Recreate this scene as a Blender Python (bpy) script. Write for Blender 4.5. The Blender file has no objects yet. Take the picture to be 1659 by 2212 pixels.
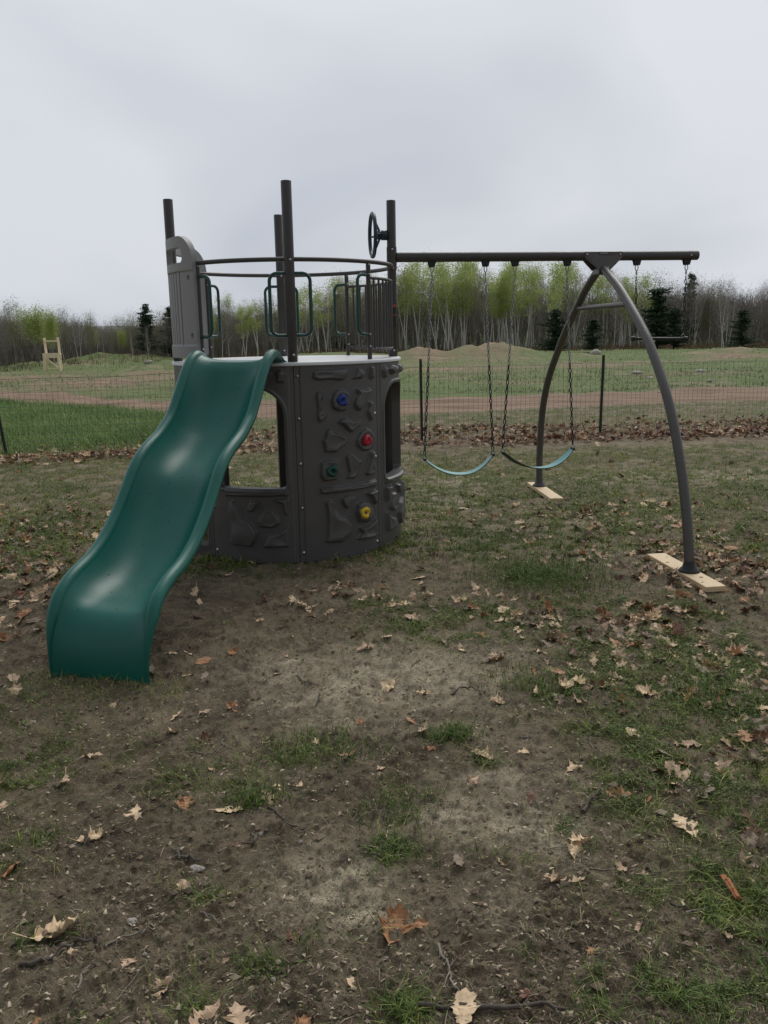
import bpy, math, random
import numpy as np
from mathutils import Vector, Matrix
random.seed(7); rng = np.random.default_rng(11)
PI = math.pi; R = math.radians
SC = bpy.context.scene; COL = SC.collection

# ------------------------------------------------------------------ camera
F_PX, PITCH, ROLL, HC = 1850.19, 0.2071, -0.0176, 1.7038      # focal length in units of a 1659 x 2212 picture
IW, IH = 1659.0, 2212.0
FW = np.array([0, math.cos(PITCH), -math.sin(PITCH)])
U0 = np.array([0, math.sin(PITCH), math.cos(PITCH)]); R0 = np.array([1., 0, 0])
RT = R0*math.cos(ROLL)+U0*math.sin(ROLL); UP = -R0*math.sin(ROLL)+U0*math.cos(ROLL)
CAM = np.array([0, 0, HC])
cd = bpy.data.cameras.new('camera'); cam = bpy.data.objects.new('camera', cd); COL.objects.link(cam)
cd.sensor_fit = 'VERTICAL'; cd.sensor_height = 36; cd.sensor_width = 27; cd.lens = F_PX/IH*36
cd.clip_start = 0.05; cd.clip_end = 5000
M = Matrix(((RT[0], UP[0], -FW[0], 0), (RT[1], UP[1], -FW[1], 0), (RT[2], UP[2], -FW[2], HC), (0, 0, 0, 1)))
cam.matrix_world = M
SC.camera = cam
SC.render.resolution_x = 768; SC.render.resolution_y = 1024
SC.view_settings.view_transform = 'Standard'; SC.view_settings.look = 'None'
SC.view_settings.exposure = 0.2; SC.view_settings.gamma = 1.0

def ray(px, py): return FW+RT*(px-IW/2)/F_PX+UP*(IH/2-py)/F_PX
def at(px, py, z=0.0):                       # point of the level z seen there
    d = ray(px, py); t = (z-CAM[2])/d[2]; return CAM+d*t
def at_y(px, py, y):                         # point at depth y
    d = ray(px, py); return CAM+d*(y/d[1])

# ------------------------------------------------------------------ world, sun
W = bpy.data.worlds.new("World"); SC.world = W; W.use_nodes = True
SUN_EL, SUN_ROT = R(48), R(20)
wn = W.node_tree; wn.nodes.clear()
def N(t, k, **kw):
    n = t.nodes.new(k)
    for a, b in kw.items():
        if a in ('inp',):
            for i, v in b.items(): n.inputs[i].default_value = v
        else: setattr(n, a, b)
    return n
wo = N(wn, 'ShaderNodeOutputWorld'); bg = N(wn, 'ShaderNodeBackground', inp={'Strength': 0.1})
sk = N(wn, 'ShaderNodeTexSky', sky_type='NISHITA'); sk.sun_disc = False; sk.sun_elevation = SUN_EL; sk.sun_rotation = SUN_ROT
sk.air_density = 1.0; sk.dust_density = 6.0; sk.ozone_density = 1.0
tc = N(wn, 'ShaderNodeTexCoord'); sep = N(wn, 'ShaderNodeSeparateXYZ'); wn.links.new(tc.outputs['Generated'], sep.inputs[0])
# cloud layer: project the view direction onto a flat ceiling of cloud
add = N(wn, 'ShaderNodeMath', operation='ADD'); add.inputs[1].default_value = 0.55
mx = N(wn, 'ShaderNodeMath', operation='MAXIMUM'); mx.inputs[1].default_value = 0.0
wn.links.new(sep.outputs['Z'], mx.inputs[0]); wn.links.new(mx.outputs[0], add.inputs[0])
dv = N(wn, 'ShaderNodeVectorMath', operation='DIVIDE'); wn.links.new(tc.outputs['Generated'], dv.inputs[0])
cmb = N(wn, 'ShaderNodeCombineXYZ', inp={2: 1.0}); wn.links.new(add.outputs[0], cmb.inputs[0]); wn.links.new(add.outputs[0], cmb.inputs[1]); wn.links.new(add.outputs[0], cmb.inputs[2])
wn.links.new(cmb.outputs[0], dv.inputs[1])
no = N(wn, 'ShaderNodeTexNoise', inp={'Scale': 1.9, 'Detail': 3.5, 'Roughness': 0.45, 'Distortion': 0.35})
wn.links.new(dv.outputs[0], no.inputs['Vector'])
no2 = N(wn, 'ShaderNodeTexNoise', inp={'Scale': 0.8, 'Detail': 2.0, 'Roughness': 0.5})
wn.links.new(dv.outputs[0], no2.inputs['Vector'])
avg = N(wn, 'ShaderNodeMath', operation='ADD'); wn.links.new(no.outputs[0], avg.inputs[0]); wn.links.new(no2.outputs[0], avg.inputs[1])
mr = N(wn, 'ShaderNodeMapRange', inp={'From Min': 0.80, 'From Max': 1.18}); wn.links.new(avg.outputs[0], mr.inputs[0])
cr = N(wn, 'ShaderNodeMix', data_type='RGBA')
cr.inputs[6].default_value = (4.15, 4.5, 5.1, 1); cr.inputs[7].default_value = (5.75, 6.0, 6.45, 1)
wn.links.new(mr.outputs[0], cr.inputs[0])
ad = N(wn, 'ShaderNodeMix', data_type='RGBA', blend_type='ADD'); ad.inputs[0].default_value = 0.05
wn.links.new(cr.outputs[2], ad.inputs[6]); wn.links.new(sk.outputs[0], ad.inputs[7])
# sky dimmed behind the camera, added to darken the tower's near side
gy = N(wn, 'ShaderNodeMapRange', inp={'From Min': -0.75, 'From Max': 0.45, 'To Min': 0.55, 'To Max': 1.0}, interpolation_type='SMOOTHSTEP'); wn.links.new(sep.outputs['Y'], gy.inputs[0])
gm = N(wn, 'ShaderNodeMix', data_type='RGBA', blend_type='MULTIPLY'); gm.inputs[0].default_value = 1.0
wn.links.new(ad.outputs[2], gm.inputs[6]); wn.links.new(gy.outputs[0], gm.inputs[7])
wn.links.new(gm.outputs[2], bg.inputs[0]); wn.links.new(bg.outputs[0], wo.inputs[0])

sd = bpy.data.lights.new('sun', 'SUN'); sd.energy = 1.5; sd.angle = R(40); sd.color = (1, 0.97, 0.92)
so = bpy.data.objects.new('sun', sd); COL.objects.link(so)
sdir = Vector((math.sin(SUN_ROT)*math.cos(SUN_EL), math.cos(SUN_ROT)*math.cos(SUN_EL), math.sin(SUN_EL)))
so.rotation_euler = sdir.to_track_quat('Z', 'Y').to_euler(); so.location = (0, 0, 30)

# ------------------------------------------------------------------ helpers
def hsh(ix, iy, s):
    n = (ix.astype(np.int64)*374761393+iy.astype(np.int64)*668265263+s*1442695041) & 0xffffffff
    n = ((n ^ (n >> 13))*1274126177) & 0xffffffff
    return ((n ^ (n >> 16)) & 0xffff)/65535.0
def vnoise(x, y, s=0):
    x = np.asarray(x, float); y = np.asarray(y, float)
    ix = np.floor(x); iy = np.floor(y); fx = x-ix; fy = y-iy
    fx = fx*fx*(3-2*fx); fy = fy*fy*(3-2*fy)
    a = hsh(ix, iy, s); b = hsh(ix+1, iy, s); c = hsh(ix, iy+1, s); d = hsh(ix+1, iy+1, s)
    return (a*(1-fx)+b*fx)*(1-fy)+(c*(1-fx)+d*fx)*fy
def fbm(x, y, s=0, o=4, g=0.5):
    v = 0; a = 1; t = 0
    for i in range(o):
        v = v+a*vnoise(x*2**i+17.3*i, y*2**i-9.1*i, s+i); t += a; a *= g
    return v/t
def sstep(a, b, x):
    t = np.clip((x-a)/(b-a), 0, 1); return t*t*(3-2*t)

def mesh_np(name, V, F, mats=None, midx=None, smooth=False, attrs=None):
    """V (n,3); F list of arrays of faces with 3 or 4 columns"""
    if not isinstance(F, (list, tuple)): F = [F]
    F = [np.asarray(f, np.int32) for f in F if len(f)]
    me = bpy.data.meshes.new(name)
    V = np.asarray(V, np.float32); me.vertices.add(len(V)); me.vertices.foreach_set('co', V.ravel())
    nl = sum(f.size for f in F); nf = sum(len(f) for f in F)
    me.loops.add(nl); me.loops.foreach_set('vertex_index', np.concatenate([f.ravel() for f in F]))
    tot = np.concatenate([np.full(len(f), f.shape[1], np.int32) for f in F]); st = np.concatenate([[0], np.cumsum(tot)[:-1]]).astype(np.int32)
    me.polygons.add(nf); me.polygons.foreach_set('loop_start', st); me.polygons.foreach_set('loop_total', tot)
    if mats:
        for m in mats: me.materials.append(m)
    if midx is not None: me.polygons.foreach_set('material_index', np.asarray(midx, np.int32))
    me.polygons.foreach_set('use_smooth', np.full(nf, smooth, bool))
    if attrs:
        for k, (typ, arr) in attrs.items():
            a = me.attributes.new(k, typ, 'POINT'); a.data.foreach_set('color' if 'COLOR' in typ else 'value', np.asarray(arr, np.float32).ravel())
    me.update(calc_edges=True); me.validate()
    return me
def link(name, me, parent=None, label=None, cat=None, group=None, kind=None, loc=None):
    o = bpy.data.objects.new(name, me); COL.objects.link(o)
    if parent is not None: o.parent = parent
    if loc is not None: o.location = loc
    tag(o, label, cat, group, kind); return o
def tag(o, label=None, cat=None, group=None, kind=None):
    if label: o['label'] = label
    if cat: o['category'] = cat
    if group: o['group'] = group
    if kind: o['kind'] = kind
def empty(name, loc, rz=0, **kw):
    o = bpy.data.objects.new(name, None); COL.objects.link(o); o.location = loc; o.rotation_euler = (0, 0, rz)
    o.empty_display_size = 0.2; tag(o, **kw); return o
def copy_tree(o, parent=None):
    c = o.copy(); COL.objects.link(c)
    if parent is not None: c.parent = parent
    for ch in [x for x in SC.objects if x.parent == o and x is not c]:
        copy_tree(ch, c)
    return c

class MB:
    """collects shapes for ONE mesh object"""
    def __init__(s): s.v = []; s.f = []; s.sm = []; s.mi = []; s.m = 0
    def add(s, vs, fs, smooth=True):
        b = len(s.v); s.v += [tuple(map(float, p)) for p in vs]
        for f in fs: s.f.append(tuple(b+i for i in f)); s.sm.append(smooth); s.mi.append(s.m)
    def box(s, c, size, mat=None, bev=0.0):
        hx, hy, hz = [q/2 for q in size]; b = min(bev, hx*.9, hy*.9, hz*.9)
        if b <= 0:
            vs = [(x, y, z) for x in (-hx, hx) for y in (-hy, hy) for z in (-hz, hz)]
            fs = [(0, 1, 3, 2), (4, 6, 7, 5), (0, 4, 5, 1), (2, 3, 7, 6), (0, 2, 6, 4), (1, 5, 7, 3)]
        else:
            vs = []; idx = {}
            for sx in (-1, 1):
                for sy in (-1, 1):
                    for sz in (-1, 1):
                        for k, (ax, ay, az) in enumerate([(0, 1, 1), (1, 0, 1), (1, 1, 0)]):
                            idx[(sx, sy, sz, k)] = len(vs)
                            vs.append((sx*(hx-b*ax), sy*(hy-b*ay), sz*(hz-b*az)))
            fs = []
            for sx in (-1, 1): fs.append([idx[(sx, a, c2, 0)] for a, c2 in ((-1, -1), (1, -1), (1, 1), (-1, 1))][::sx])
            for sy in (-1, 1): fs.append([idx[(a, sy, c2, 1)] for a, c2 in ((-1, -1), (-1, 1), (1, 1), (1, -1))][::sy])
            for sz in (-1, 1): fs.append([idx[(a, c2, sz, 2)] for a, c2 in ((-1, -1), (1, -1), (1, 1), (-1, 1))][::sz])
            for a in (-1, 1):
                for c2 in (-1, 1):
                    fs.append([idx[(a, c2, -1, 0)], idx[(a, c2, 1, 0)], idx[(a, c2, 1, 1)], idx[(a, c2, -1, 1)]][::-a*c2])
                    fs.append([idx[(a, -1, c2, 0)], idx[(a, 1, c2, 0)], idx[(a, 1, c2, 2)], idx[(a, -1, c2, 2)]][::a*c2])
                    fs.append([idx[(-1, a, c2, 1)], idx[(1, a, c2, 1)], idx[(1, a, c2, 2)], idx[(-1, a, c2, 2)]][::-a*c2])
                    for sz in (-1, 1): fs.append([idx[(a, c2, sz, k)] for k in range(3)][::a*c2*sz])
        M4 = mat if mat is not None else Matrix.Identity(4)
        vs = [tuple(M4 @ Vector(v)+Vector(c)) for v in vs]
        s.add(vs, fs, False)
    def tube(s, pts, r, n=12, cap=True, closed=False, flat=1.0):
        P = [np.array(p, float) for p in pts]; m = len(P)
        rr = [r]*m if np.isscalar(r) else list(r)
        T = []
        for i in range(m):
            a = P[(i-1) % m] if (closed or i > 0) else P[i]; b = P[(i+1) % m] if (closed or i < m-1) else P[i]
            t = b-a; T.append(t/(np.linalg.norm(t)+1e-12))
        u = np.cross(T[0], [0, 0, 1.]);
        if np.linalg.norm(u) < 1e-3: u = np.cross(T[0], [0, 1., 0])
        u /= np.linalg.norm(u); vs = []
        for i in range(m):
            u = u-T[i]*(u@T[i]); u /= np.linalg.norm(u); w = np.cross(T[i], u)
            for k in range(n):
                a = 2*PI*k/n; vs.append(P[i]+rr[i]*(u*math.cos(a)+w*math.sin(a)*flat))
        fs = []
        for i in range(m if closed else m-1):
            j = (i+1) % m
            for k in range(n): fs.append((i*n+k, i*n+(k+1) % n, j*n+(k+1) % n, j*n+k))
        s.add(vs, fs, True)
        if cap and not closed:
            s.add(vs[:n], [tuple(range(n))[::-1]], False); s.add(vs[-n:], [tuple(range(n))], False)
    def cyl(s, a, b, r, n=20, bev=0.0):
        a = np.array(a, float); b = np.array(b, float)
        if bev > 0:
            t = (b-a)/np.linalg.norm(b-a)
            s.tube([a, a+t*bev*.3, a+t*bev, b-t*bev, b-t*bev*.3, b], [r-bev, r-bev*.3, r, r, r-bev*.3, r-bev], n)
        else: s.tube([a, b], r, n)
    def lathe(s, prof, n=24, mat=None):
        vs = []
        for r, z in prof:
            for k in range(n): a = 2*PI*k/n; vs.append((r*math.cos(a), r*math.sin(a), z))
        if mat is not None: vs = [tuple(mat @ Vector(v)) for v in vs]
        fs = [(i*n+k, i*n+(k+1) % n, (i+1)*n+(k+1) % n, (i+1)*n+k) for i in range(len(prof)-1) for k in range(n)]
        s.add(vs, fs, True)
    def torus(s, c, R_, r, X, Y, n=14, m=6, stretch=1.0):
        X = np.array(X, float); Y = np.array(Y, float); c = np.array(c, float)
        s.tube([c+X*R_*math.cos(2*PI*i/n)+Y*R_*stretch*math.sin(2*PI*i/n) for i in range(n)], r, m, closed=True)
    def mesh(s, name, mats):
        me = bpy.data.meshes.new(name); me.from_pydata(s.v, [], s.f)
        me.polygons.foreach_set('use_smooth', s.sm)
        if not isinstance(mats, (list, tuple)): mats = [mats]
        for m in mats: me.materials.append(m)
        me.polygons.foreach_set('material_index', s.mi); me.update(); return me
    def build(s, name, mats, parent=None, **kw): return link(name, s.mesh(name, mats), parent, **kw)

# ------------------------------------------------------------------ materials
def mat(name, col, rough=0.5, metal=0.0, var=0.12, scale=8.0, bump=0.0, bscale=60.0, col2=None, spec=0.5, detail=6, attr=None, coat=0.0, streak=None):
    m = bpy.data.materials.new(name); m.use_nodes = True; t = m.node_tree; b = t.nodes['Principled BSDF']
    tc = N(t, 'ShaderNodeTexCoord'); n = N(t, 'ShaderNodeTexNoise', inp={'Scale': scale, 'Detail': detail, 'Roughness': 0.6})
    src = tc.outputs['Object']
    if streak:
        mp = N(t, 'ShaderNodeMapping'); mp.inputs['Scale'].default_value = streak; t.links.new(src, mp.inputs[0]); src = mp.outputs[0]
    t.links.new(src, n.inputs['Vector'])
    r = N(t, 'ShaderNodeMapRange', inp={'From Min': 0.3, 'From Max': 0.7}); t.links.new(n.outputs[0], r.inputs[0])
    mi = N(t, 'ShaderNodeMix', data_type='RGBA'); c2 = col2 or tuple(min(1, c*(1+var)) for c in col)
    c1 = col if col2 else tuple(c*(1-var) for c in col)
    mi.inputs[6].default_value = (*c1, 1); mi.inputs[7].default_value = (*c2, 1); t.links.new(r.outputs[0], mi.inputs[0])
    t.links.new(mi.outputs[2], b.inputs['Base Color'])
    b.inputs['Roughness'].default_value = rough; b.inputs['Metallic'].default_value = metal
    b.inputs['Specular IOR Level'].default_value = spec; b.inputs['Coat Weight'].default_value = coat
    rr = N(t, 'ShaderNodeMapRange', inp={'From Min': 0.3, 'From Max': 0.7, 'To Min': rough*0.88, 'To Max': min(1, rough*1.15)})
    t.links.new(n.outputs[0], rr.inputs[0]); t.links.new(rr.outputs[0], b.inputs['Roughness'])
    if bump > 0:
        nb = N(t, 'ShaderNodeTexNoise', inp={'Scale': bscale, 'Detail': 4.0}); t.links.new(src, nb.inputs['Vector'])
        bp = N(t, 'ShaderNodeBump', inp={'Strength': bump, 'Distance': 0.01}); t.links.new(nb.outputs[0], bp.inputs['Height'])
        t.links.new(bp.outputs[0], b.inputs['Normal'])
    return m
mPanel = mat('grey_plastic', (0.094, 0.090, 0.087), 0.38, var=0.10, scale=5, bump=0.12, bscale=260)
mPlank = mat('light_grey_plastic', (0.25, 0.246, 0.238), 0.5, var=0.08, scale=5, bump=0.12, bscale=260)
mDeck = mat('pale_deck_plastic', (0.62, 0.63, 0.63), 0.42, var=0.05, scale=6, bump=0.05, bscale=200)
mPost = mat('bronze_powder_coat', (0.052, 0.046, 0.042), 0.42, var=0.12, scale=20, bump=0.08, bscale=500)
mLeg = mat('bronze_leg_coat', (0.085, 0.078, 0.070), 0.38, var=0.1, scale=20, bump=0.08, bscale=500)
mSlide = mat('green_slide_plastic', (0.006, 0.112, 0.084), 0.34, var=0.10, scale=3, bump=0.10, bscale=420, spec=0.42)
mHandle = mat('green_handle_coat', (0.006, 0.055, 0.045), 0.35, var=0.1, scale=20)
mWheel = mat('navy_wheel_plastic', (0.012, 0.030, 0.045), 0.4, var=0.1, scale=20)
mBolt = mat('zinc_bolt', (0.55, 0.55, 0.55), 0.3, metal=0.9, var=0.1)
mBlack = mat('black_plastic', (0.012, 0.012, 0.013), 0.45, var=0.1)
mZinc = mat('galvanised_chain', (0.27, 0.275, 0.28), 0.4, metal=0.85, var=0.2, scale=40)
mSeat = mat('teal_seat_rubber', (0.10, 0.31, 0.30), 0.38, var=0.12, scale=40, bump=0.15, bscale=300)
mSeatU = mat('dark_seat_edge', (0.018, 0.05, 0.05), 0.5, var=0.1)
mLumber = mat('fresh_pine_lumber', (0.60, 0.43, 0.24), 0.65, scale=5, col2=(0.76, 0.60, 0.38), streak=(14, 1.2, 14), bump=0.12, bscale=30)
mCream = mat('pale_chair_lumber', (0.78, 0.62, 0.40), 0.6, scale=5, col2=(0.90, 0.78, 0.58), streak=(8, 1.2, 8))
mFence = mat('green_fence_metal', (0.022, 0.030, 0.022), 0.6, var=0.2)
mWire = mat('dark_fence_wire', (0.022, 0.024, 0.022), 0.5, var=0.2)
mRock = mat('pale_boulder', (0.30, 0.27, 0.23), 0.9, scale=6, col2=(0.46, 0.43, 0.38), bump=0.6, bscale=14)
mInk = mat('label_white', (0.75, 0.75, 0.75), 0.5, var=0.02)
mRed = mat('label_red', (0.42, 0.05, 0.03), 0.5, var=0.05)
holdm = {'blue': mat('blue_hold', (0.008, 0.035, 0.20), 0.45), 'red': mat('red_hold', (0.42, 0.015, 0.03), 0.45),
         'green': mat('dark_green_hold', (0.006, 0.06, 0.045), 0.45), 'yellow': mat('yellow_hold', (0.72, 0.46, 0.012), 0.45)}

# ------------------------------------------------------------------ layout of the ground
CX, CY, RP, PHI, HD = -0.7743, 7.1962, 0.884, 0.1483, 1.5016
CTR = np.array([CX, CY])
G = lambda px, py: at(px, py, 0)[:2]
def seg_dist(x, y, pts):
    d = np.full(np.shape(x), 1e9)
    for (ax, ay), (bx, by) in zip(pts[:-1], pts[1:]):
        vx, vy = bx-ax, by-ay; t = np.clip(((x-ax)*vx+(y-ay)*vy)/(vx*vx+vy*vy), 0, 1)
        d = np.minimum(d, np.hypot(x-ax-t*vx, y-ay-t*vy))
    return d
def line_y(px_pts):                      # a curve y(x) on the ground through picture points
    P = sorted([tuple(G(*p)) for p in px_pts]); return np.array([p[0] for p in P]), np.array([p[1] for p in P])
ROAD_N = line_y([(0, 867), (180, 878), (360, 894), (600, 903), (870, 897), (1090, 886), (1310, 876), (1659, 864)])
ROAD_F = line_y([(0, 843), (180, 853), (360, 864), (600, 868), (870, 864), (1090, 855), (1310, 845), (1659, 832)])
LIT = line_y([(0, 1000), (200, 992), (400, 980), (600, 972), (870, 962), (1000, 958), (1300, 948), (1659, 937)])
DIRT_B = [(230, 824, 170, 13, .95), (60, 815, 120, 9, .8), (330, 806, 80, 6, .9), (1000, 797, 130, 7, .9), (1250, 790, 100, 5, .7), (1590, 769, 90, 4, 1.), (1450, 808, 120, 5, .5), (930, 772, 70, 8, .8), (1020, 765, 70, 10, .9), (1130, 820, 90, 6, .5)]
TRK = line_y([(0, 826), (200, 822), (370, 812), (870, 797), (1100, 796), (1340, 786), (1500, 778), (1659, 765)])
def blob(x, y, px, py, wx, wy, soft=1.0):      # soft elliptic patch given in picture units on the ground
    c = G(px, py); rx = abs(G(px+wx, py)[0]-c[0]); ry = abs(G(px, py-wy)[1]-c[1])
    return np.exp(-(((x-c[0])/rx)**2+((y-c[1])/ry)**2)*soft)
GRASS_B = [(1170, 1245, 75, 22, 1.3), (1350, 1330, 260, 45, .8), (1500, 1480, 280, 120, 1.0), (1250, 1490, 130, 40, .75), (1420, 1560, 200, 60, .75), (1620, 1600, 120, 130, .8), (1500, 1700, 180, 100, .95),
           (1530, 1500, 60, 25, .9), (680, 1600, 110, 26, .75), (860, 1725, 45, 30, .75), (975, 1590, 50, 18, .8), (540, 1700, 55, 20, .45), (430, 1640, 150, 45, .35), (60, 1600, 110, 120, .45),
           (40, 1800, 60, 80, .55), (840, 1840, 70, 45, .45), (440, 1900, 70, 40, .5), (1450, 1950, 160, 80, .45), (1600, 1950, 140, 130, .75), (560, 2060, 90, 60, .35), (1250, 1800, 60, 50, .3), (60, 1990, 100, 40, .35),
           (400, 2150, 70, 50, .4), (890, 2180, 60, 40, .5), (1500, 2150, 250, 80, .6), (1100, 1850, 80, 30, .25), (300, 1590, 130, 30, .35), (1000, 1340, 220, 45, .7), (850, 1300, 150, 30, .3),
           (1150, 2060, 60, 30, .3), (1390, 1780, 70, 50, .4), (680, 2000, 120, 40, .2), (1050, 1640, 60, 20, .4), (1600, 1390, 90, 40, .5), (20, 1480, 90, 40, .4), (200, 2200, 60, 40, .35)]
PALE_B = [(850, 1460, 260, 70, .75), (1000, 1420, 200, 40, .5), (650, 1430, 140, 30, .6), (720, 1890, 120, 70, .9), (1130, 1780, 130, 60, .8), (1000, 1760, 120, 50, .6), (790, 1970, 70, 50, .7), (1450, 1030, 300, 14, .45), (960, 1075, 80, 30, .6),
          (1020, 1150, 120, 40, .4), (1200, 1130, 200, 30, .35), (1000, 1040, 60, 14, .7), (1580, 1030, 90, 10, .9), (560, 1050, 60, 12, .7), (1250, 1200, 160, 20, .4), (1050, 1930, 80, 40, .5), (1100, 1680, 150, 35, .5), (600, 1500, 80, 25, .5)]
DARK_B = [(280, 1760, 260, 100, .6), (200, 1980, 200, 120, .55), (560, 2130, 200, 80, .4), (1000, 2120, 250, 90, .5), (1300, 2190, 250, 40, .6), (120, 1500, 150, 60, .5)]
MOUNDS = [(1065, 771, 105, .85, 3.0), (905, 775, 60, .6, 2.2), (250, 785, 100, .6, 2.6), (1240, 772, 90, .2, 2.5), (1600, 765, 90, .3, 3.0), (400, 790, 80, .5, 2.5), (700, 775, 120, .3, 3), (60, 795, 60, .3, 2.5), (290, 800, 16, .28, .6), (270, 808, 30, .16, .5), (1500, 775, 60, .2, 2.)]
def masks(x, y):
    n1 = fbm(x*1.3, y*1.3, 3, 4); n2 = fbm(x*5, y*5, 9, 4)
    yr0 = np.interp(x, *ROAD_N); yr1 = np.interp(x, *ROAD_F); w = (n2-.5)*.9
    road = sstep(yr0-.25, yr0+.35, y+w)*(1-sstep(yr1-.5, yr1+.5, y+w))
    yl = np.interp(x, *LIT)
    g = np.zeros_like(x)
    for b in GRASS_B: g = np.maximum(g, b[4]*blob(x, y, *b[:4]))
    mid = sstep(5.3, 7.0, y)*(1-sstep(11.8, 13, y)); g = np.maximum(g, mid*(.42+.50*sstep(.38, .62, n1)))
    left_gr = sstep(yl, yl+2.4, y+w)*(1-sstep(yr0-.3, yr0+.1, y+w))
    bright = left_gr*(1-sstep(-5.0, -1.6, x+w*3))*np.clip(.25+1.9*(n2-.15)+.5*sstep(yl+1, yl+4, y), 0, 1); g = np.maximum(g, left_gr*np.clip(.45+.5*(n1-.5), 0, 1)); g = np.maximum(g, bright)
    n3 = fbm(x*13, y*13, 37, 3); g = g*(.22+1.25*sstep(.36, .62, n3))
    g = np.clip(g*1.35, 0, 1)*np.clip(.35+1.6*(n2-.25), 0, 1.3)
    p = np.zeros_like(x)
    for b in PALE_B: p = np.maximum(p, b[4]*blob(x, y, *b[:4]))
    p = np.clip(p*(.65+2.0*(n2-.25)), 0, 1)
    d = np.zeros_like(x)
    for b in DARK_B: d = np.maximum(d, b[4]*blob(x, y, *b[:4]))
    far = sstep(yr1-.3, yr1+.8, y+w); md = np.zeros_like(x)
    for px, py, wx, h, wy in MOUNDS:
        c = G(px, py); rx = abs(G(px+wx, py)[0]-c[0]); md = np.maximum(md, np.exp(-((x-c[0]-.3*rx)/(.8*rx))**2-((y-c[1]-.8)/wy)**2))
    p = np.maximum(p, far*md*np.clip(2.2*(n1-.44), 0, .35)); dirt = np.zeros_like(x)
    for b in DIRT_B: dirt = np.maximum(dirt, b[4]*blob(x, y, *b[:4]))
    road = np.maximum(road, far*np.clip(dirt*(.3+2.4*(n2-.25)+.6*(n1-.4)), 0, 1)); road = np.maximum(road, far*np.exp(-((y-np.interp(x, *TRK))/1.1)**2)*.75*sstep(.40, .55, n1))
    l = np.exp(-((y-yl)/.34)**2)*np.clip(.02+2.3*(n2-.30)+.9*(n1-.42), 0, 1)*sstep(-9, -6, x)*(.65+.35*sstep(.5, 2, x))
    l = np.maximum(l, .30*left_gr*(1-bright)*(1-sstep(yl+1.5, yl+4, y)))
    return dict(road=road, grass=g, pale=p, dark=d, far=far, litter=l, bright=bright, n1=n1, n2=n2)
def terrain(x, y, fine=True):
    x = np.asarray(x, float); y = np.asarray(y, float); r = np.hypot(x, y)
    z = -0.100*np.exp(-((x+1.35)**2/1.3**2+(y-3.4)**2/1.3**2))
    far = sstep(15, 30, y)
    z = z+(fbm(x*.5, y*.5, 31, 3)-.5)*.05*(1-np.exp(-((x+.77)**2+(y-7.2)**2)/2.5))*(1-far*.0)
    z = z+far*((fbm(x*.16, y*.16, 5, 4)-.5)*.34+(fbm(x*1.1, y*1.1, 15, 4)-.5)*.22)
    for px, py, wx, h, wy in MOUNDS:
        c = G(px, py); rx = abs(G(px+wx, py)[0]-c[0]); z = z+h*np.exp(-((x-c[0])/rx)**2-((y-c[1]-1.5)/wy)**2)*(.45+1.1*fbm(x*.9, y*.9, 8, 4))
    yl = np.interp(x, *LIT); z = z+.05*np.exp(-((y-yl)/.35)**2)
    yr0 = np.interp(x, *ROAD_N); yr1 = np.interp(x, *ROAD_F)
    z = z-.05*np.exp(-((y-(yr0*.72+yr1*.28))/.25)**2)-.05*np.exp(-((y-(yr0*.3+yr1*.7))/.25)**2)
    if fine:
        near = 1-sstep(9, 16, r)
        c = fbm(x*9, y*9, 12, 4, .55); z = z+near*(c-.5)*.042
        k = fbm(x*38, y*38, 22, 3, .6); z = z+near*np.clip(k-.50, 0, 1)*.07
    return z
def tz(x, y): return float(terrain(np.array([x]), np.array([y]))[0])

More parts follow.
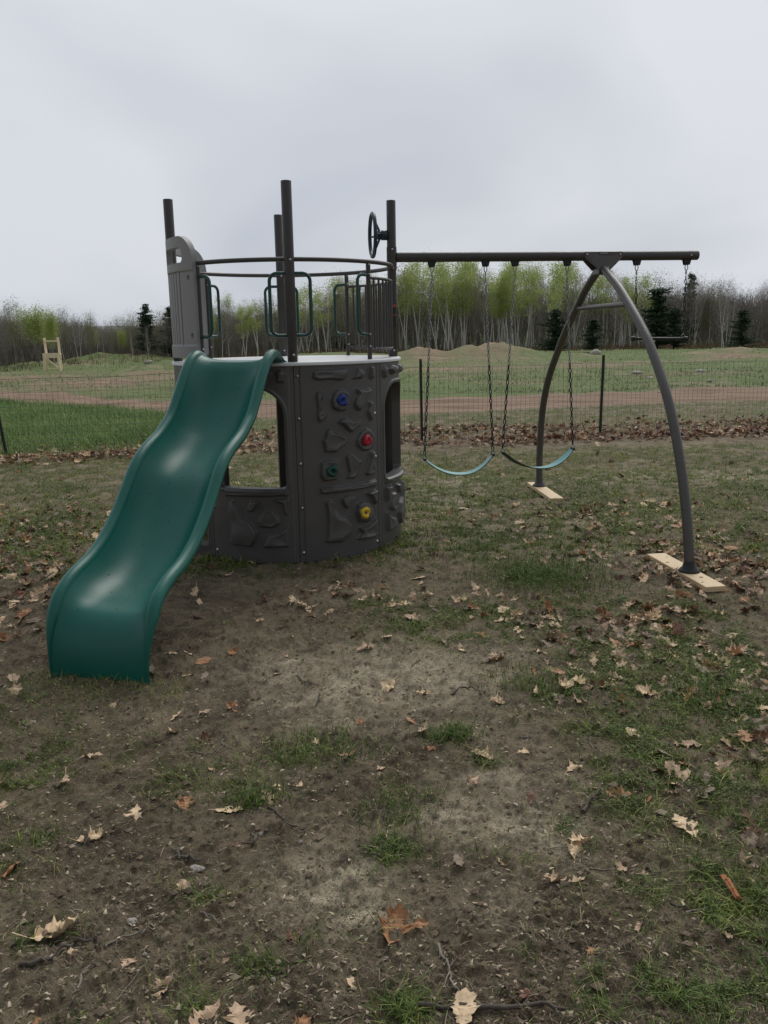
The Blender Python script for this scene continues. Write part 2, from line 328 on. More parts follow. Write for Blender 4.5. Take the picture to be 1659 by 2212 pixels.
# ------------------------------------------------------------------ ground sheet
def ground():
    rs = [0.0, .4, .8]; r = 1.2
    while r < 1100:
        rs.append(r); r *= 1.0042 if r < 9 else (1.008 if r < 16 else (1.012 if r < 110 else 1.09))
    rs = np.array(rs)
    fine = np.radians(np.concatenate([np.arange(-52, -33, .3), np.arange(-33, 33.01, .14), np.arange(33.3, 52, .3)])); co = np.radians(np.arange(55, 306, 4.0))
    an = np.concatenate([fine, co]); na = len(an)
    A, RR = np.meshgrid(an, rs); x = RR*np.sin(A); y = RR*np.cos(A)
    jr = (hsh(np.arange(A.size).reshape(A.shape), np.zeros(A.shape), 3)-.5); x = x+0*jr
    z = terrain(x, y); m = masks(x, y)
    V = np.stack([x, y, z], -1).reshape(-1, 3)
    i, j = np.meshgrid(np.arange(len(rs)-1), np.arange(na), indexing='ij'); j2 = (j+1) % na
    Fq = np.stack([i*na+j, (i+1)*na+j, (i+1)*na+j2, i*na+j2], -1).reshape(-1, 4)
    one = np.ones(len(V))
    a1 = np.stack([m['grass'].ravel(), m['pale'].ravel(), m['road'].ravel(), m['dark'].ravel()*(.3+.7*m['n2'].ravel())], -1)
    a2 = np.stack([m['litter'].ravel(), m['far'].ravel(), m['bright'].ravel(), one], -1)
    mt = bpy.data.materials.new('soil_and_turf'); mt.use_nodes = True; t = mt.node_tree; b = t.nodes['Principled BSDF']; L = t.links.new
    tc = N(t, 'ShaderNodeTexCoord')
    def noise(s, d=6, r_=.6, dist=0.0, st=None):
        n = N(t, 'ShaderNodeTexNoise', inp={'Scale': s, 'Detail': d, 'Roughness': r_, 'Distortion': dist})
        if st:
            mp = N(t, 'ShaderNodeMapping'); mp.inputs['Scale'].default_value = st; L(tc.outputs['Object'], mp.inputs[0]); L(mp.outputs[0], n.inputs['Vector'])
        else: L(tc.outputs['Object'], n.inputs['Vector'])
        return n.outputs[0]
    def mr(x_, a, b_, c=0, d=1):
        n = N(t, 'ShaderNodeMapRange', inp={'From Min': a, 'From Max': b_, 'To Min': c, 'To Max': d}); L(x_, n.inputs[0]); return n.outputs[0]
    def math_(op, a, b_):
        n = N(t, 'ShaderNodeMath', operation=op)
        for k, q in enumerate((a, b_)):
            if isinstance(q, (int, float)): n.inputs[k].default_value = q
            else: L(q, n.inputs[k])
        return n.outputs[0]
    def mix(f, a, b_, bt='MIX'):
        n = N(t, 'ShaderNodeMix', data_type='RGBA', blend_type=bt)
        if isinstance(f, (int, float)): n.inputs[0].default_value = f
        else: L(f, n.inputs[0])
        for k, q in ((6, a), (7, b_)):
            if isinstance(q, tuple): n.inputs[k].default_value = (*q, 1)
            else: L(q, n.inputs[k])
        return n.outputs[2]
    at1 = N(t, 'ShaderNodeVertexColor', layer_name='cover_a'); at2 = N(t, 'ShaderNodeVertexColor', layer_name='cover_b')
    s1 = N(t, 'ShaderNodeSeparateColor'); L(at1.outputs[0], s1.inputs[0]); s2 = N(t, 'ShaderNodeSeparateColor'); L(at2.outputs[0], s2.inputs[0])
    g, p, ro = s1.outputs; li, fa, br = s2.outputs
    n_big = noise(1.7, 8, .65); n_mid = noise(9, 8, .7); n_fin = noise(48, 8, .8); n_grit = noise(260, 3, .7); n_patch = noise(.35, 5, .6, .3)
    soil = mix(mr(n_mid, .33, .68), (0.062, 0.046, 0.029), (0.285, 0.228, 0.145))
    soil = mix(mr(n_big, .42, .62, 0, .5), soil, (0.38, 0.31, 0.205))
    pale = mix(mr(n_fin, .3, .7), (0.50, 0.42, 0.285), (0.85, 0.74, 0.54))
    soil = mix(math_('MULTIPLY', p, mr(n_mid, .35, .6, .25, 1)), soil, pale)
    moss = mix(mr(n_mid, .3, .7), (0.040, 0.050, 0.014), (0.150, 0.155, 0.046))
    gf = math_('MULTIPLY', mr(math_('ADD', g, math_('MULTIPLY', math_('SUBTRACT', n_fin, .5), .9)), .12, .62), .85)
    near = mix(gf, soil, moss)
    near = mix(math_('MULTIPLY', br, .8), near, mix(n_mid, (0.09, 0.14, 0.035), (0.16, 0.23, 0.07)))
    lit = mix(mr(n_fin, .35, .65), (0.11, 0.062, 0.038), (0.36, 0.24, 0.15))
    near = mix(math_('MULTIPLY', li, mr(n_fin, .3, .6)), near, lit)
    # beyond the track
    fgr = mix(mr(noise(3.5, 6, .7), .35, .65), (0.080, 0.125, 0.034), (0.170, 0.215, 0.072))
    fta = mix(n_mid, (0.22, 0.170, 0.110), (0.38, 0.30, 0.20))
    farc = mix(mr(noise(.22, 7, .65, .4, (1.5, .8, 1)), .55, .68), fgr, fta)
    farc = mix(mr(noise(.5, 6, .7, .2, (1.6, .9, 1)), .62, .70, 0, .8), farc, (0.09, 0.068, 0.05))
    farc = mix(math_('MULTIPLY', p, fa), farc, fta)
    near = mix(fa, near, farc)
    roadc = mix(mr(noise(.6, 7, .7, 0, (.35, 4, 1)), .4, .62), (0.20, 0.130, 0.086), (0.35, 0.240, 0.165))
    near = mix(ro, near, roadc)
    near = mix(math_('MULTIPLY', at1.outputs[1], .85), near, mix(mr(n_fin, .35, .65), (0.045, 0.034, 0.022), (0.130, 0.100, 0.064)))
    # pale grit and small specks; dark crevices painted into the low spots
    near = mix(mr(n_grit, .60, .70, 0, .65), near, (0.42, 0.36, 0.28))
    near = mix(mr(n_grit, .36, .28, 0, .7), near, (0.032, 0.024, 0.017))
    near = mix(mr(noise(110, 4, .8), .56, .66, 0, .3), near, (0.055, 0.042, 0.03))
    L(near, b.inputs['Base Color']); b.inputs['Roughness'].default_value = .92; b.inputs['Specular IOR Level'].default_value = .25
    b1 = N(t, 'ShaderNodeBump', inp={'Strength': 1.0, 'Distance': .016}); L(n_fin, b1.inputs['Height'])
    b2 = N(t, 'ShaderNodeBump', inp={'Strength': .9, 'Distance': .006}); L(n_grit, b2.inputs['Height']); L(b1.outputs[0], b2.inputs['Normal'])
    b3 = N(t, 'ShaderNodeBump', inp={'Strength': .6, 'Distance': .05}); L(n_mid, b3.inputs['Height']); L(b2.outputs[0], b3.inputs['Normal']); L(b3.outputs[0], b.inputs['Normal'])
    me = mesh_np('ground', V, Fq, [mt], smooth=True, attrs={'cover_a': ('FLOAT_COLOR', a1), 'cover_b': ('FLOAT_COLOR', a2)})
    link('ground', me, kind='structure')
ground()

# ------------------------------------------------------------------ playset
play = empty('playset', (CX, CY, 0), label='grey round climbing tower with green wave slide and bronze swing beam on the bare lawn', cat='playset')
OFF = Vector((CX, CY, 0))
def T(x): return (x[0]-CX, x[1]-CY, x[2]) if len(x) == 3 else (x[0]-CX, x[1]-CY)
def pol(a, r, z): return (r*math.cos(a), r*math.sin(a), z)          # playset coordinates, tower axis at the origin
def on_cyl(px, py, r):                                           # near point of the tower's drum seen there -> angle, height
    d = ray(px, py); ox, oy = -CX, -CY
    a = d[0]**2+d[1]**2; b = 2*(ox*d[0]+oy*d[1]); c = ox*ox+oy*oy-r*r; q = b*b-4*a*c
    t = (-b-math.sqrt(max(q, 0)))/(2*a); return math.atan2(oy+d[1]*t, ox+d[0]*t), HC+d[2]*t
RW = 0.912
def poly_sdf(X, Y, P):
    d = np.full(X.shape, 1e9); ins = np.zeros(X.shape, bool); n = len(P)
    for i in range(n):
        ax, ay = P[i]; bx, by = P[(i+1) % n]; vx, vy = bx-ax, by-ay
        t = np.clip(((X-ax)*vx+(Y-ay)*vy)/(vx*vx+vy*vy+1e-12), 0, 1); d = np.minimum(d, np.hypot(X-ax-t*vx, Y-ay-t*vy))
        c = (ay > Y) != (by > Y)
        with np.errstate(divide='ignore', invalid='ignore'): xx = (bx-ax)*(Y-ay)/(by-ay+1e-12)+ax
        ins ^= c & (X < xx)
    return np.where(ins, d, -d)
def arch_sdf(X, Z, x0, x1, z0, z1, rt, rb):            # negative inside the opening
    cx, cz = (x0+x1)/2, (z0+z1)/2; hx, hz = (x1-x0)/2, (z1-z0)/2
    r = np.where(Z > cz, rt, rb); qx = np.abs(X-cx)-hx+r; qz = np.abs(Z-cz)-hz+r
    return np.minimum(np.maximum(qx, qz), 0)+np.hypot(np.maximum(qx, 0), np.maximum(qz, 0))-r
def shell_panel(name, a0, a1, z0, z1, step, relief, opening, outline, m, r_out=RW, thick=.055, parent=None, lip=0.0):
    """curved panel with relief; opening/outline are signed distances in (arc length, height); returns object"""
    arc = (a1-a0)*r_out; nx = max(4, int(arc/step)); nz = max(4, int((z1-z0)/step))
    X, Z = np.meshgrid(np.linspace(0, arc, nx+1), np.linspace(z0, z1, nz+1), indexing='ij')
    sd = np.full(X.shape, 1e3)
    fns = [f for f in (opening, outline) if f]
    def S(x, z):
        s = np.full(x.shape, 1e3)
        for f in fns: s = np.minimum(s, f(x, z))
        return s
    if fns: sd = S(X, Z)
    # keep cells whose centre is solid
    xc = (X[:-1, :-1]+X[1:, 1:])/2; zc = (Z[:-1, :-1]+Z[1:, 1:])/2
    keep = S(xc, zc) > 0 if fns else np.ones(xc.shape, bool)
    if fns:
        # move the vertices of the border cells onto the curve
        kp = np.pad(keep, 1); touch = kp[:-1, :-1] | kp[1:, :-1] | kp[:-1, 1:] | kp[1:, 1:]; full = kp[:-1, :-1] & kp[1:, :-1] & kp[:-1, 1:] & kp[1:, 1:]
        pe = np.pad(keep, 1, mode='edge'); full = pe[:-1, :-1] & pe[1:, :-1] & pe[:-1, 1:] & pe[1:, 1:]
        edge = touch & ~full; e = 1e-4
        for _ in range(3):
            s = S(X, Z); gx = (S(X+e, Z)-s)/e; gz = (S(X, Z+e)-s)/e; gn = np.hypot(gx, gz)+1e-9
            sh = np.clip(s, -step*1.5, step*1.5)
            X = np.where(edge, X-sh*gx/gn, X); Z = np.where(edge, Z-sh*gz/gn, Z)
        sd = S(X, Z)
    H = relief(X, Z) if relief else np.zeros(X.shape)
    if fns and lip: H = H*sstep(.0, .03, sd)+lip*(1-sstep(.018, .03, sd))
    ang = a0+X/r_out; n = X.size; idx = np.arange(n).reshape(X.shape)
    ro = r_out+H; ri = np.full(X.shape, r_out-thick)
    V = np.concatenate([np.stack([ro*np.cos(ang), ro*np.sin(ang), Z], -1).reshape(-1, 3), np.stack([ri*np.cos(ang), ri*np.sin(ang), Z], -1).reshape(-1, 3)])
    ii, jj = np.nonzero(keep)
    q = np.stack([idx[ii, jj], idx[ii+1, jj], idx[ii+1, jj+1], idx[ii, jj+1]], -1)
    F = [q, q[:, ::-1]+n]
    # border walls
    def walls(cells, va, vb): F.append(np.stack([va, va+n, vb+n, vb], -1)[cells])
    K = np.pad(keep, 1)
    I, J = np.meshgrid(np.arange(nx), np.arange(nz), indexing='ij')
    k = keep
    for cond, A, B in ((k & ~K[:-2, 1:-1], idx[:-1, 1:], idx[:-1, :-1]), (k & ~K[2:, 1:-1], idx[1:, :-1], idx[1:, 1:]),
                       (k & ~K[1:-1, :-2], idx[:-1, :-1], idx[1:, :-1]), (k & ~K[1:-1, 2:], idx[1:, 1:], idx[:-1, 1:])):
        a = A[cond]; b = B[cond]
        if len(a): F.append(np.stack([a+n, a, b, b+n], -1)[:, ::-1])
    F = np.concatenate(F); used = np.unique(F); rm = np.full(2*n, -1); rm[used] = np.arange(len(used))
    me = mesh_np(name, V[used], [rm[F]], [m], smooth=True)
    ang_mod(me); o = link(name, me, parent); return o
def ang_mod(me):
    try: me.set_sharp_from_angle(angle=R(50))
    except Exception: pass

def zpoly(pts, ox, oy, sc, r=RW):          # enlarged-crop coordinates -> (angle, height) on the drum
    return [on_cyl((ox+x/sc)/1.3563, (oy+y/sc)/1.3563, r) for x, y in pts]
ZA = (860, 1020, 3.253); ZB = (480, 1000, 2.183)
polyA = [[(180,220),(240,205),(330,205),(400,200),(480,190),(510,215),(500,260),(460,300),(420,305),(340,295),(230,305),(175,285)],
 [(590,180),(640,210),(655,240),(640,285),(545,290),(560,265),(575,250)], [(705,170),(740,170),(745,205),(760,235),(740,290),(712,290)],
 [(215,410),(270,405),(275,460),(250,500),(260,570),(240,600),(310,610),(310,650),(270,690),(235,705),(215,650),(220,560),(205,450)],
 [(345,500),(370,420),(410,392),(470,400),(520,440),(515,520),(480,590),(420,600),(360,570)],
 [(580,385),(640,392),(670,400),(720,380),(718,420),(670,450),(650,520),(620,595),(585,585),(560,540),(575,470),(600,440)],
 [(700,505),(740,510),(745,560),(725,620),(735,685),(710,680),(680,600),(700,560)],
 [(410,705),(440,670),(480,662),(540,690),(620,685),(632,705),(610,740),(570,760),(540,800),(500,780),(470,740)],
 [(265,880),(290,850),(300,790),(335,757),(370,800),(430,810),(480,845),(498,880),(470,920),(430,950),(400,985),(290,990),(280,930)],
 [(580,870),(620,800),(670,757),(720,780),(755,840),(740,920),(700,970),(640,975),(590,930)],
 [(485,1030),(520,995),(555,1010),(590,1050),(645,1075),(630,1090),(605,1110),(600,1180),(570,1235),(490,1240),(515,1180),(500,1110)],
 [(720,990),(755,975),(750,1010),(735,1060),(755,1120),(755,1190),(690,1210),(670,1190),(690,1130),(710,1060)],
 [(250,1090),(300,1065),(400,1065),(425,1090),(420,1200),(400,1250),(280,1265),(250,1220)],
 [(245,1320),(400,1320),(600,1290),(770,1248),(770,1310),(600,1345),(400,1375),(250,1385)],
 [(670,1380),(730,1360),(775,1345),(775,1480),(750,1480),(720,1410)],
 [(445,1430),(500,1400),(580,1398),(570,1430),(530,1470),(510,1520),(480,1520),(455,1480)],
 [(295,1460),(330,1440),(370,1460),(390,1540),(430,1590),(490,1610),(540,1680),(540,1750),(500,1800),(450,1845),(300,1845),(310,1780),(320,1650),(310,1550)],
 [(590,1490),(640,1452),(690,1460),(730,1530),(740,1600),(700,1650),(610,1650),(580,1560)],
 [(610,1710),(680,1700),(730,1660),(775,1600),(775,1790),(690,1810),(590,1820),(640,1760)]]
polyB = [[(400,945),(790,945),(795,985),(400,985)],
 [(425,1030),(450,1015),(480,1060),(500,1120),(560,1160),(600,1220),(590,1270),(560,1310),(430,1290),(435,1200),(420,1100)],
 [(535,1060),(560,1020),(620,1020),(600,1050),(570,1090),(540,1085)], [(620,1110),(650,1065),(700,1070),(740,1130),(745,1160),(700,1190),(620,1185),(600,1150)],
 [(690,1010),(795,1005),(790,1110),(770,1100),(760,1040)], [(640,1300),(670,1240),(740,1220),(795,1180),(795,1310),(640,1315)],
 [(715,195),(750,185),(775,210),(765,262),(725,265)], [(560,190),(650,180),(690,210),(640,250),(570,240)], [(420,190),(500,185),(530,230),(430,250)]]
SEAM0 = PHI; SEG = PI/4
def seam(k): return SEAM0+k*SEG                 # k=0: 8.5 degrees
def local(polys, Z_, a_seam):                   # to (arc length from the seam, height)
    out = []
    for P in polys:
        q = zpoly(P, *Z_); out.append([(((a-a_seam+PI) % (2*PI)-PI)*RW, z) for a, z in q])
    return out
LA = local(polyA, ZA, seam(-1)-0*PI) ; LB = local(polyB, ZB, seam(-3))
LA = local(polyA, ZA, seam(-2)); 
ARC = SEG*RW
def mk_relief(polys, h=.034, mirror=False, ridge=None):
    PP = [[(ARC-x, z) for x, z in P] for P in polys] if mirror else polys
    def f(X, Z):
        H = np.zeros(X.shape)
        for i, P in enumerate(PP):
            d = poly_sdf(X, Z, P); big = max(p[0] for p in P)-min(p[0] for p in P)
            hh = h*(.8+.4*((i*37) % 10)/10); tilt = .006*np.sin(X*22+i*2)+.004*np.sin(Z*31+i)
            H = np.maximum(H, hh*sstep(-.004, .013, d)+np.where(d > .012, tilt*sstep(.012, .04, d), 0))
        b = np.minimum(X, ARC-X); H = H+.007*sstep(.035, .045, b)
        H = H+.0012*(fbm(X*14, Z*14, 4, 3)-.5)
        return H
    return f
relA = mk_relief(LA); relB = mk_relief(LB); relBm = mk_relief(LB, h=.034, mirror=True)
win = lambda X, Z: arch_sdf(X, Z, .085, ARC-.085, .575, 1.31, .20, .03)
def bolt(parent, a, z, r=RW, name='bolt'):
    b = MB(); m4 = Matrix.Translation(Vector(pol(a, r, z))) @ Matrix.Rotation(a, 4, 'Z') @ Matrix.Rotation(PI/2, 4, 'Y')
    b.lathe([(.0135, .0), (.0135, .002), (.008, .004), (.007, .007), (.0001, .009)], 14, m4); return b.build(name, mBolt, parent)
def bolt_cup(m4): pass
panels = []
spec = {0: (None, lambda X, Z: arch_sdf(X, Z, ARC*.45, ARC-.06, .575, 1.31, .1, .03)), 1: (relA, None), 2: (relBm, lambda X, Z: arch_sdf(X, Z, .085, ARC-.085, .09, 1.31, .20, .03)), 3: (None, None),
        4: (None, lambda X, Z: arch_sdf(X, Z, .10, ARC-.06, .10, 1.31, .2, .03)), 5: (relB, win), 6: (relA, None), 7: (relBm, win)}
for k in range(8):
    a0, a1 = seam(k)+.0028, seam(k+1)-.0028; near_ = k in (5, 6, 7)
    rel, op = spec[k]
    o = shell_panel('wall_panel', a0, a1, .002, HD-.024, .005 if near_ else .02, rel if near_ or k == 2 else mk_relief([]), op, None, mPanel, parent=play, lip=.014 if op else 0)
    panels.append(o)
panels[6]['label'] = 'climbing wall panel with raised stone shapes and coloured holds'
panels[5]['label'] = 'wall panel with arched window opening beneath the slide'
for k in (-3, -2, -1):
    for z in (.075, .42, .755, 1.09, 1.40):
        side = {-2: (6, .03), -3: (5, .03), -1: (6, -.03)}[k]
        bolt(panels[side[0]], seam(k)+side[1], z, RW+.0015)
HOLDS = [('blue', 455, 495, 1.0), ('red', 690, 877, .93), ('green', 362, 1170, .97), ('yellow', 670, 1565, 1.02)]
for cname, x, y, s in HOLDS:
    a, z = zpoly([(x, y)], *ZA, r=RW+.03)[0]
    b = MB(); vs = []; n = 24
    prof = [(.030, -.006), (.041, .002), (.046, .012), (.045, .026), (.038, .037), (.026, .040), (.016, .036), (.011, .026), (.0005, .024)]
    m4 = Matrix.Translation(Vector(pol(a, RW+.026, z))) @ Matrix.Rotation(a, 4, 'Z') @ Matrix.Rotation(PI/2, 4, 'Y')
    for i, (r, h) in enumerate(prof):
        for q in range(n):
            th = 2*PI*q/n; w = 1+.07*math.cos(3*th+len(cname))+.05*math.cos(5*th+x)*(i < 6)
            vs.append(m4 @ Vector((r*s*w*math.cos(th), r*s*w*math.sin(th), h*(1+.12*math.cos(2*th+y)))))
    b.add(vs, [(i*n+q, i*n+(q+1) % n, (i+1)*n+(q+1) % n, (i+1)*n+q) for i in range(len(prof)-1) for q in range(n)])
    o = b.build('climbing_hold', holdm[cname], panels[6], label='%s climbing hold' % cname)
    
# deck
b = MB(); rr = .9359
prof = [(.0005, HD), (rr-.012, HD), (rr-.004, HD-.003), (rr, HD-.010), (rr, HD-.024), (rr-.02, HD-.030), (.0005, HD-.030)]
vs = []; nd = 128
for r, z in prof:
    for q in range(nd): vs.append(pol(2*PI*q/nd, r, z+(.0 if r < .5 else 0)))
b.add(vs, [(i*nd+q, i*nd+(q+1) % nd, (i+1)*nd+(q+1) % nd, (i+1)*nd+q) for i in range(len(prof)-1) for q in range(nd)]); b.f = [f[::-1] for f in b.f]
dk = b.build('deck', mDeck, play); ang_mod(dk.data)
# posts
HT = 2.749; posts = []
for k, dz in ((0, 0), (2, .0), (4, 0), (6, 0)):
    a = seam(k); b = MB(); p0 = pol(a, RP, HD+.001); p1 = pol(a, RP, HT)
    b.cyl(p0, p1, .0375, 28, .004)
    o = b.build('post', mPost, play); posts.append(o)
    # the visible foot bolts and rail bolts
    for z in (HD+.05, 2.215):
        for s in ((1,) if k == 6 else (1,)):
            aa = math.atan2(-CY-RP*math.sin(a), -CX-RP*math.cos(a))+.25
            m4 = Matrix.Translation(Vector(p0)+Vector((math.cos(aa)*.037, math.sin(aa)*.037, z-HD))) @ Matrix.Rotation(aa, 4, 'Z') @ Matrix.Rotation(PI/2, 4, 'Y')
            c = MB(); c.lathe([(.009, 0), (.009, .003), (.005, .006), (.0001, .007)], 10, m4); c.build('bolt', mBolt, o)
# top rail ring
ZR = 2.222
b = MB(); b.tube([pol(2*PI*i/96, RP-.012, ZR) for i in range(96)], .0165, 12, closed=True); b.build('top_rail', mPost, play)
# stanchions
ST = {'n1': R(-38.0), 'f1': R(57.0), 'n2': R(-130.5), 'f2': R(146.5)}
for a in ST.values():
    b = MB(); b.cyl(pol(a, RP-.012, HD+.001), pol(a, RP-.012, ZR-.012), .0175, 16)
    s_ = b.build('stanchion', mPost, play)
    aa = math.atan2(-CY-RP*math.sin(a), -CX-RP*math.cos(a))
    for z in (1.60, 1.69, 2.13, 2.20):
        m4 = Matrix.Translation(Vector(pol(a, RP-.012, z))+Vector((math.cos(aa+.4)*.017, math.sin(aa+.4)*.017, 0))) @ Matrix.Rotation(aa+.4, 4, 'Z') @ Matrix.Rotation(PI/2, 4, 'Y')
        c = MB(); c.lathe([(.007, 0), (.007, .004), (.004, .007), (.0001, .008)], 8, m4); c.build('bolt', mBolt, s_)
# railings with balusters
for a0, a1 in ((ST['n1'], seam(0)-.04), (seam(0)+.04, ST['f1'])):
    b = MB(); rr = RP-.018; zt, zb = 2.105, 1.575
    for z in (zt, zb): b.tube([pol(a0+(a1-a0)*i/16, rr, z) for i in range(17)], .0115, 10)
    for i in range(1, 9): a = a0+(a1-a0)*i/9.0; b.cyl(pol(a, rr, zb), pol(a, rr, zt), .0085, 10)
    b.build('railing', mPost, play)
# grab handles
def handle(a, sgn):
    ta = np.array([-math.sin(a), math.cos(a), 0])*sgn; ra = np.array([math.cos(a), math.sin(a), 0]); base = ra*(RP-.01)
    z0, z1, w, c = 1.69, 2.125, .145, .055
    P = [base+ta*.015+[0, 0, z1]]
    for i in range(7): t = PI/2*i/6; P.append(base+ta*(w-c+c*math.sin(t))+ra*.01+np.array([0, 0, z1-c+c*math.cos(t)]))
    for i in range(7): t = PI/2*i/6; P.append(base+ta*(w-c+c*math.cos(t))+ra*.01+np.array([0, 0, z0+c-c*math.sin(t)]))
    P.append(base+ta*.015+[0, 0, z0]); b = MB(); b.tube(P, .0125, 12); b.build('grab_handle', mHandle, play)
for a, s in ((seam(6), 1), (seam(6), -1), (seam(2), 1), (seam(2), -1), (ST['n1'], -1), (ST['n2'], 1), (ST['f1'], 1), (ST['f2'], -1)): handle(a, s)
# plank panels on both sides of the left post
def plank(a0, a1, mir):
    arc = (a1-a0)*.915
    def out(X, Z):
        x = arc-X if mir else X
        s = -arch_sdf(x, Z, -.3, arc-.003, 1.535, 2.425, .19, .06)
        return s
    def cut(X, Z):
        x = arc-X if mir else X
        return arch_sdf(x, Z, .035, arc-.135, 2.235, 2.345, .055, .03)
    def rel(X, Z):
        x = arc-X if mir else X; H = np.zeros(X.shape)
        inn = sstep(1.625, 1.632, Z)*(1-sstep(2.165, 2.172, Z))*sstep(.02, .022, x)*(1-sstep(arc-.165, arc-.16, x))
        g = np.abs(((x-.035)/.062) % 1.0-.5)*.062; H = H-.020*inn*(1-sstep(.003, .0075, g))
        H = H+.008*(1-sstep(1.625, 1.635, Z))+.006*sstep(2.165, 2.175, Z)
        for bx, bz in ((arc-.07, 2.12), (arc-.06, 1.70)): H = H-.018*(1-sstep(.012, .018, np.hypot(x-bx, Z-bz)))
        return H
    o = shell_panel('plank_panel', a0, a1, 1.53, 2.43, .0045, rel, cut, out, mPlank, r_out=.915, thick=.042, parent=play)
    for bx, bz in ((arc-.07, 2.12), (arc-.06, 1.70)):
        aa = a0+((arc-bx) if mir else bx)/.915; m4 = Matrix.Translation(Vector(pol(aa, .898, bz))) @ Matrix.Rotation(aa, 4, 'Z') @ Matrix.Rotation(PI/2, 4, 'Y')
        c = MB(); c.lathe([(.009, 0), (.009, .004), (.005, .008), (.0001, .009)], 10, m4); c.build('bolt', mBolt, o)
plank(PI+PHI+.030, 2*PI+ST['n2']+.01, False); plank(ST['f2']-.01, PI+PHI-.03, True)

# steering wheel on the right post
a = seam(0); pr = np.array([math.cos(a), math.sin(a), 0]); tg = np.array([-math.sin(a), math.cos(a), 0]); up = np.array([0, 0, 1.])
hub = pr*(RP-.036)+up*2.478; ctr = pr*(RP-.155)+up*2.478; tilt = (up+pr*.0); 
b = MB(); b.torus(ctr, .168, .016, tg, up, 40, 10)
sw = b.build('steering_wheel', mWheel, play)
b = MB(); b.cyl(hub, hub-pr*.05, .040, 20, .006); b.cyl(hub-pr*.04, hub-pr*.095, .034, 16, .006)
for q in range(4):
    th = q*PI/2+PI/4*0+.0; e = ctr+tg*math.cos(th)*.165+up*math.sin(th)*.165; s0 = hub-pr*.05
    b.tube([s0+(e-s0)*.05, s0+(e-s0)*.5, e], [.017, .014, .011], 8, flat=.6)
b.build('wheel_hub', mWheel, sw)

# slide: crest line of the side rails in (distance from the tower axis, height)
SL = [(.80, 1.505, .012), (.86, 1.522, .012), (.94, 1.560, .040), (1.02, 1.590, .075), (1.10, 1.600, .095), (1.20, 1.562, .13), (1.30, 1.478, .165), (1.40, 1.366, .185), (1.53, 1.222, .185), (1.62, 1.160, .185), (1.73, 1.100, .185),
      (1.88, 1.045, .185), (2.0, .985, .185), (2.09, .915, .185), (2.19, .812, .185), (2.28, .722, .185), (2.38, .637, .185), (2.49, .562, .185), (2.63, .498, .18), (2.77, .460, .165), (2.87, .418, .15), (2.945, .368, .125), (3.00, .30, .09), (3.04, .20, .055), (3.058, .06, .02), (3.06, -.17, .01)]
def catmull(P, m=6):
    P = np.array(P, float); Q = np.vstack([2*P[0]-P[1], P, 2*P[-1]-P[-2]]); out = []
    for i in range(1, len(Q)-2):
        for k in range(m):
            t = k/m; p0, p1, p2, p3 = Q[i-1:i+3]
            out.append(.5*((2*p1)+(-p0+p2)*t+(2*p0-5*p1+4*p2-p3)*t*t+(-p0+3*p1-3*p2+p3)*t**3))
    out.append(P[-1]); return np.array(out)
C = catmull(SL, 6)
for _ in range(3): C[1:-1] = (C[:-2]+2*C[1:-1]+C[2:])/4
sa = seam(5)+SEG/2; ax = np.array([math.cos(sa), math.sin(sa)]); sx = np.array([-ax[1], ax[0]])
dC = np.gradient(C[:, :2], axis=0); dC /= np.linalg.norm(dC, axis=1)[:, None]; NN = np.stack([-dC[:, 1], dC[:, 0]], -1)
HW = .287; rr_ = .030; sec = []                        # section: (across, crest weight offset below crest, extra normal offset)
def section(d):
    """closed outline across the slide: (lateral, offset along the normal from the crest)"""
    top = []; roll = min(.037, max(.003, d*.45))
    inner = HW-roll*1.1
    # left outer roll from the underside
    for th in np.linspace(-PI*.62, PI*.5, 8)[::-1]: pass
    pts = []; inner = HW-roll; m = 30; rl = roll
    for th in np.linspace(PI*1.6, 0, 13): pts.append((-HW+rl*math.cos(th), -rl+rl*math.sin(th)))
    qs = [math.sin(PI/2*(-1+2*i/m)) for i in range(1, m)]; dd = max(d-rl, .002)
    for v in qs: pts.append((v*inner, -rl-dd*(1-abs(v)**3.6)))
    for th in np.linspace(PI, -PI*.6, 13): pts.append((HW+rl*math.cos(th), -rl+rl*math.sin(th)))
    for v in qs[::-1]: pts.append((v*(HW-rl*.3), -rl-.018-dd*(1-abs(v)**3.6)))
    return pts
V = []; ns = None
for (s, z, d), n_ in zip(C, NN):
    pts = section(max(d, .006)); ns = len(pts)
    for l, h in pts:
        P2 = ax*(s+n_[0]*h)+sx*l; V.append((P2[0], P2[1], z+n_[1]*h))
nr = len(C); Fq = [(i*ns+k, (i+1)*ns+k, (i+1)*ns+(k+1) % ns, i*ns+(k+1) % ns) for i in range(nr-1) for k in range(ns)]
b = MB(); b.add(V, Fq, True); b.add(V[:ns], [tuple(range(ns))], False); b.add(V[-ns:], [tuple(range(ns))[::-1]], False)
sl = b.build('slide', mSlide, play, label='green wave slide with rolled side rails')
ang_mod(sl.data)
mDrop = mat('rain_drop', (0.006, 0.05, 0.045), 0.05, var=.02)
b = MB(); mid = [i for i in range(nr)]; rgd = np.random.default_rng(4)
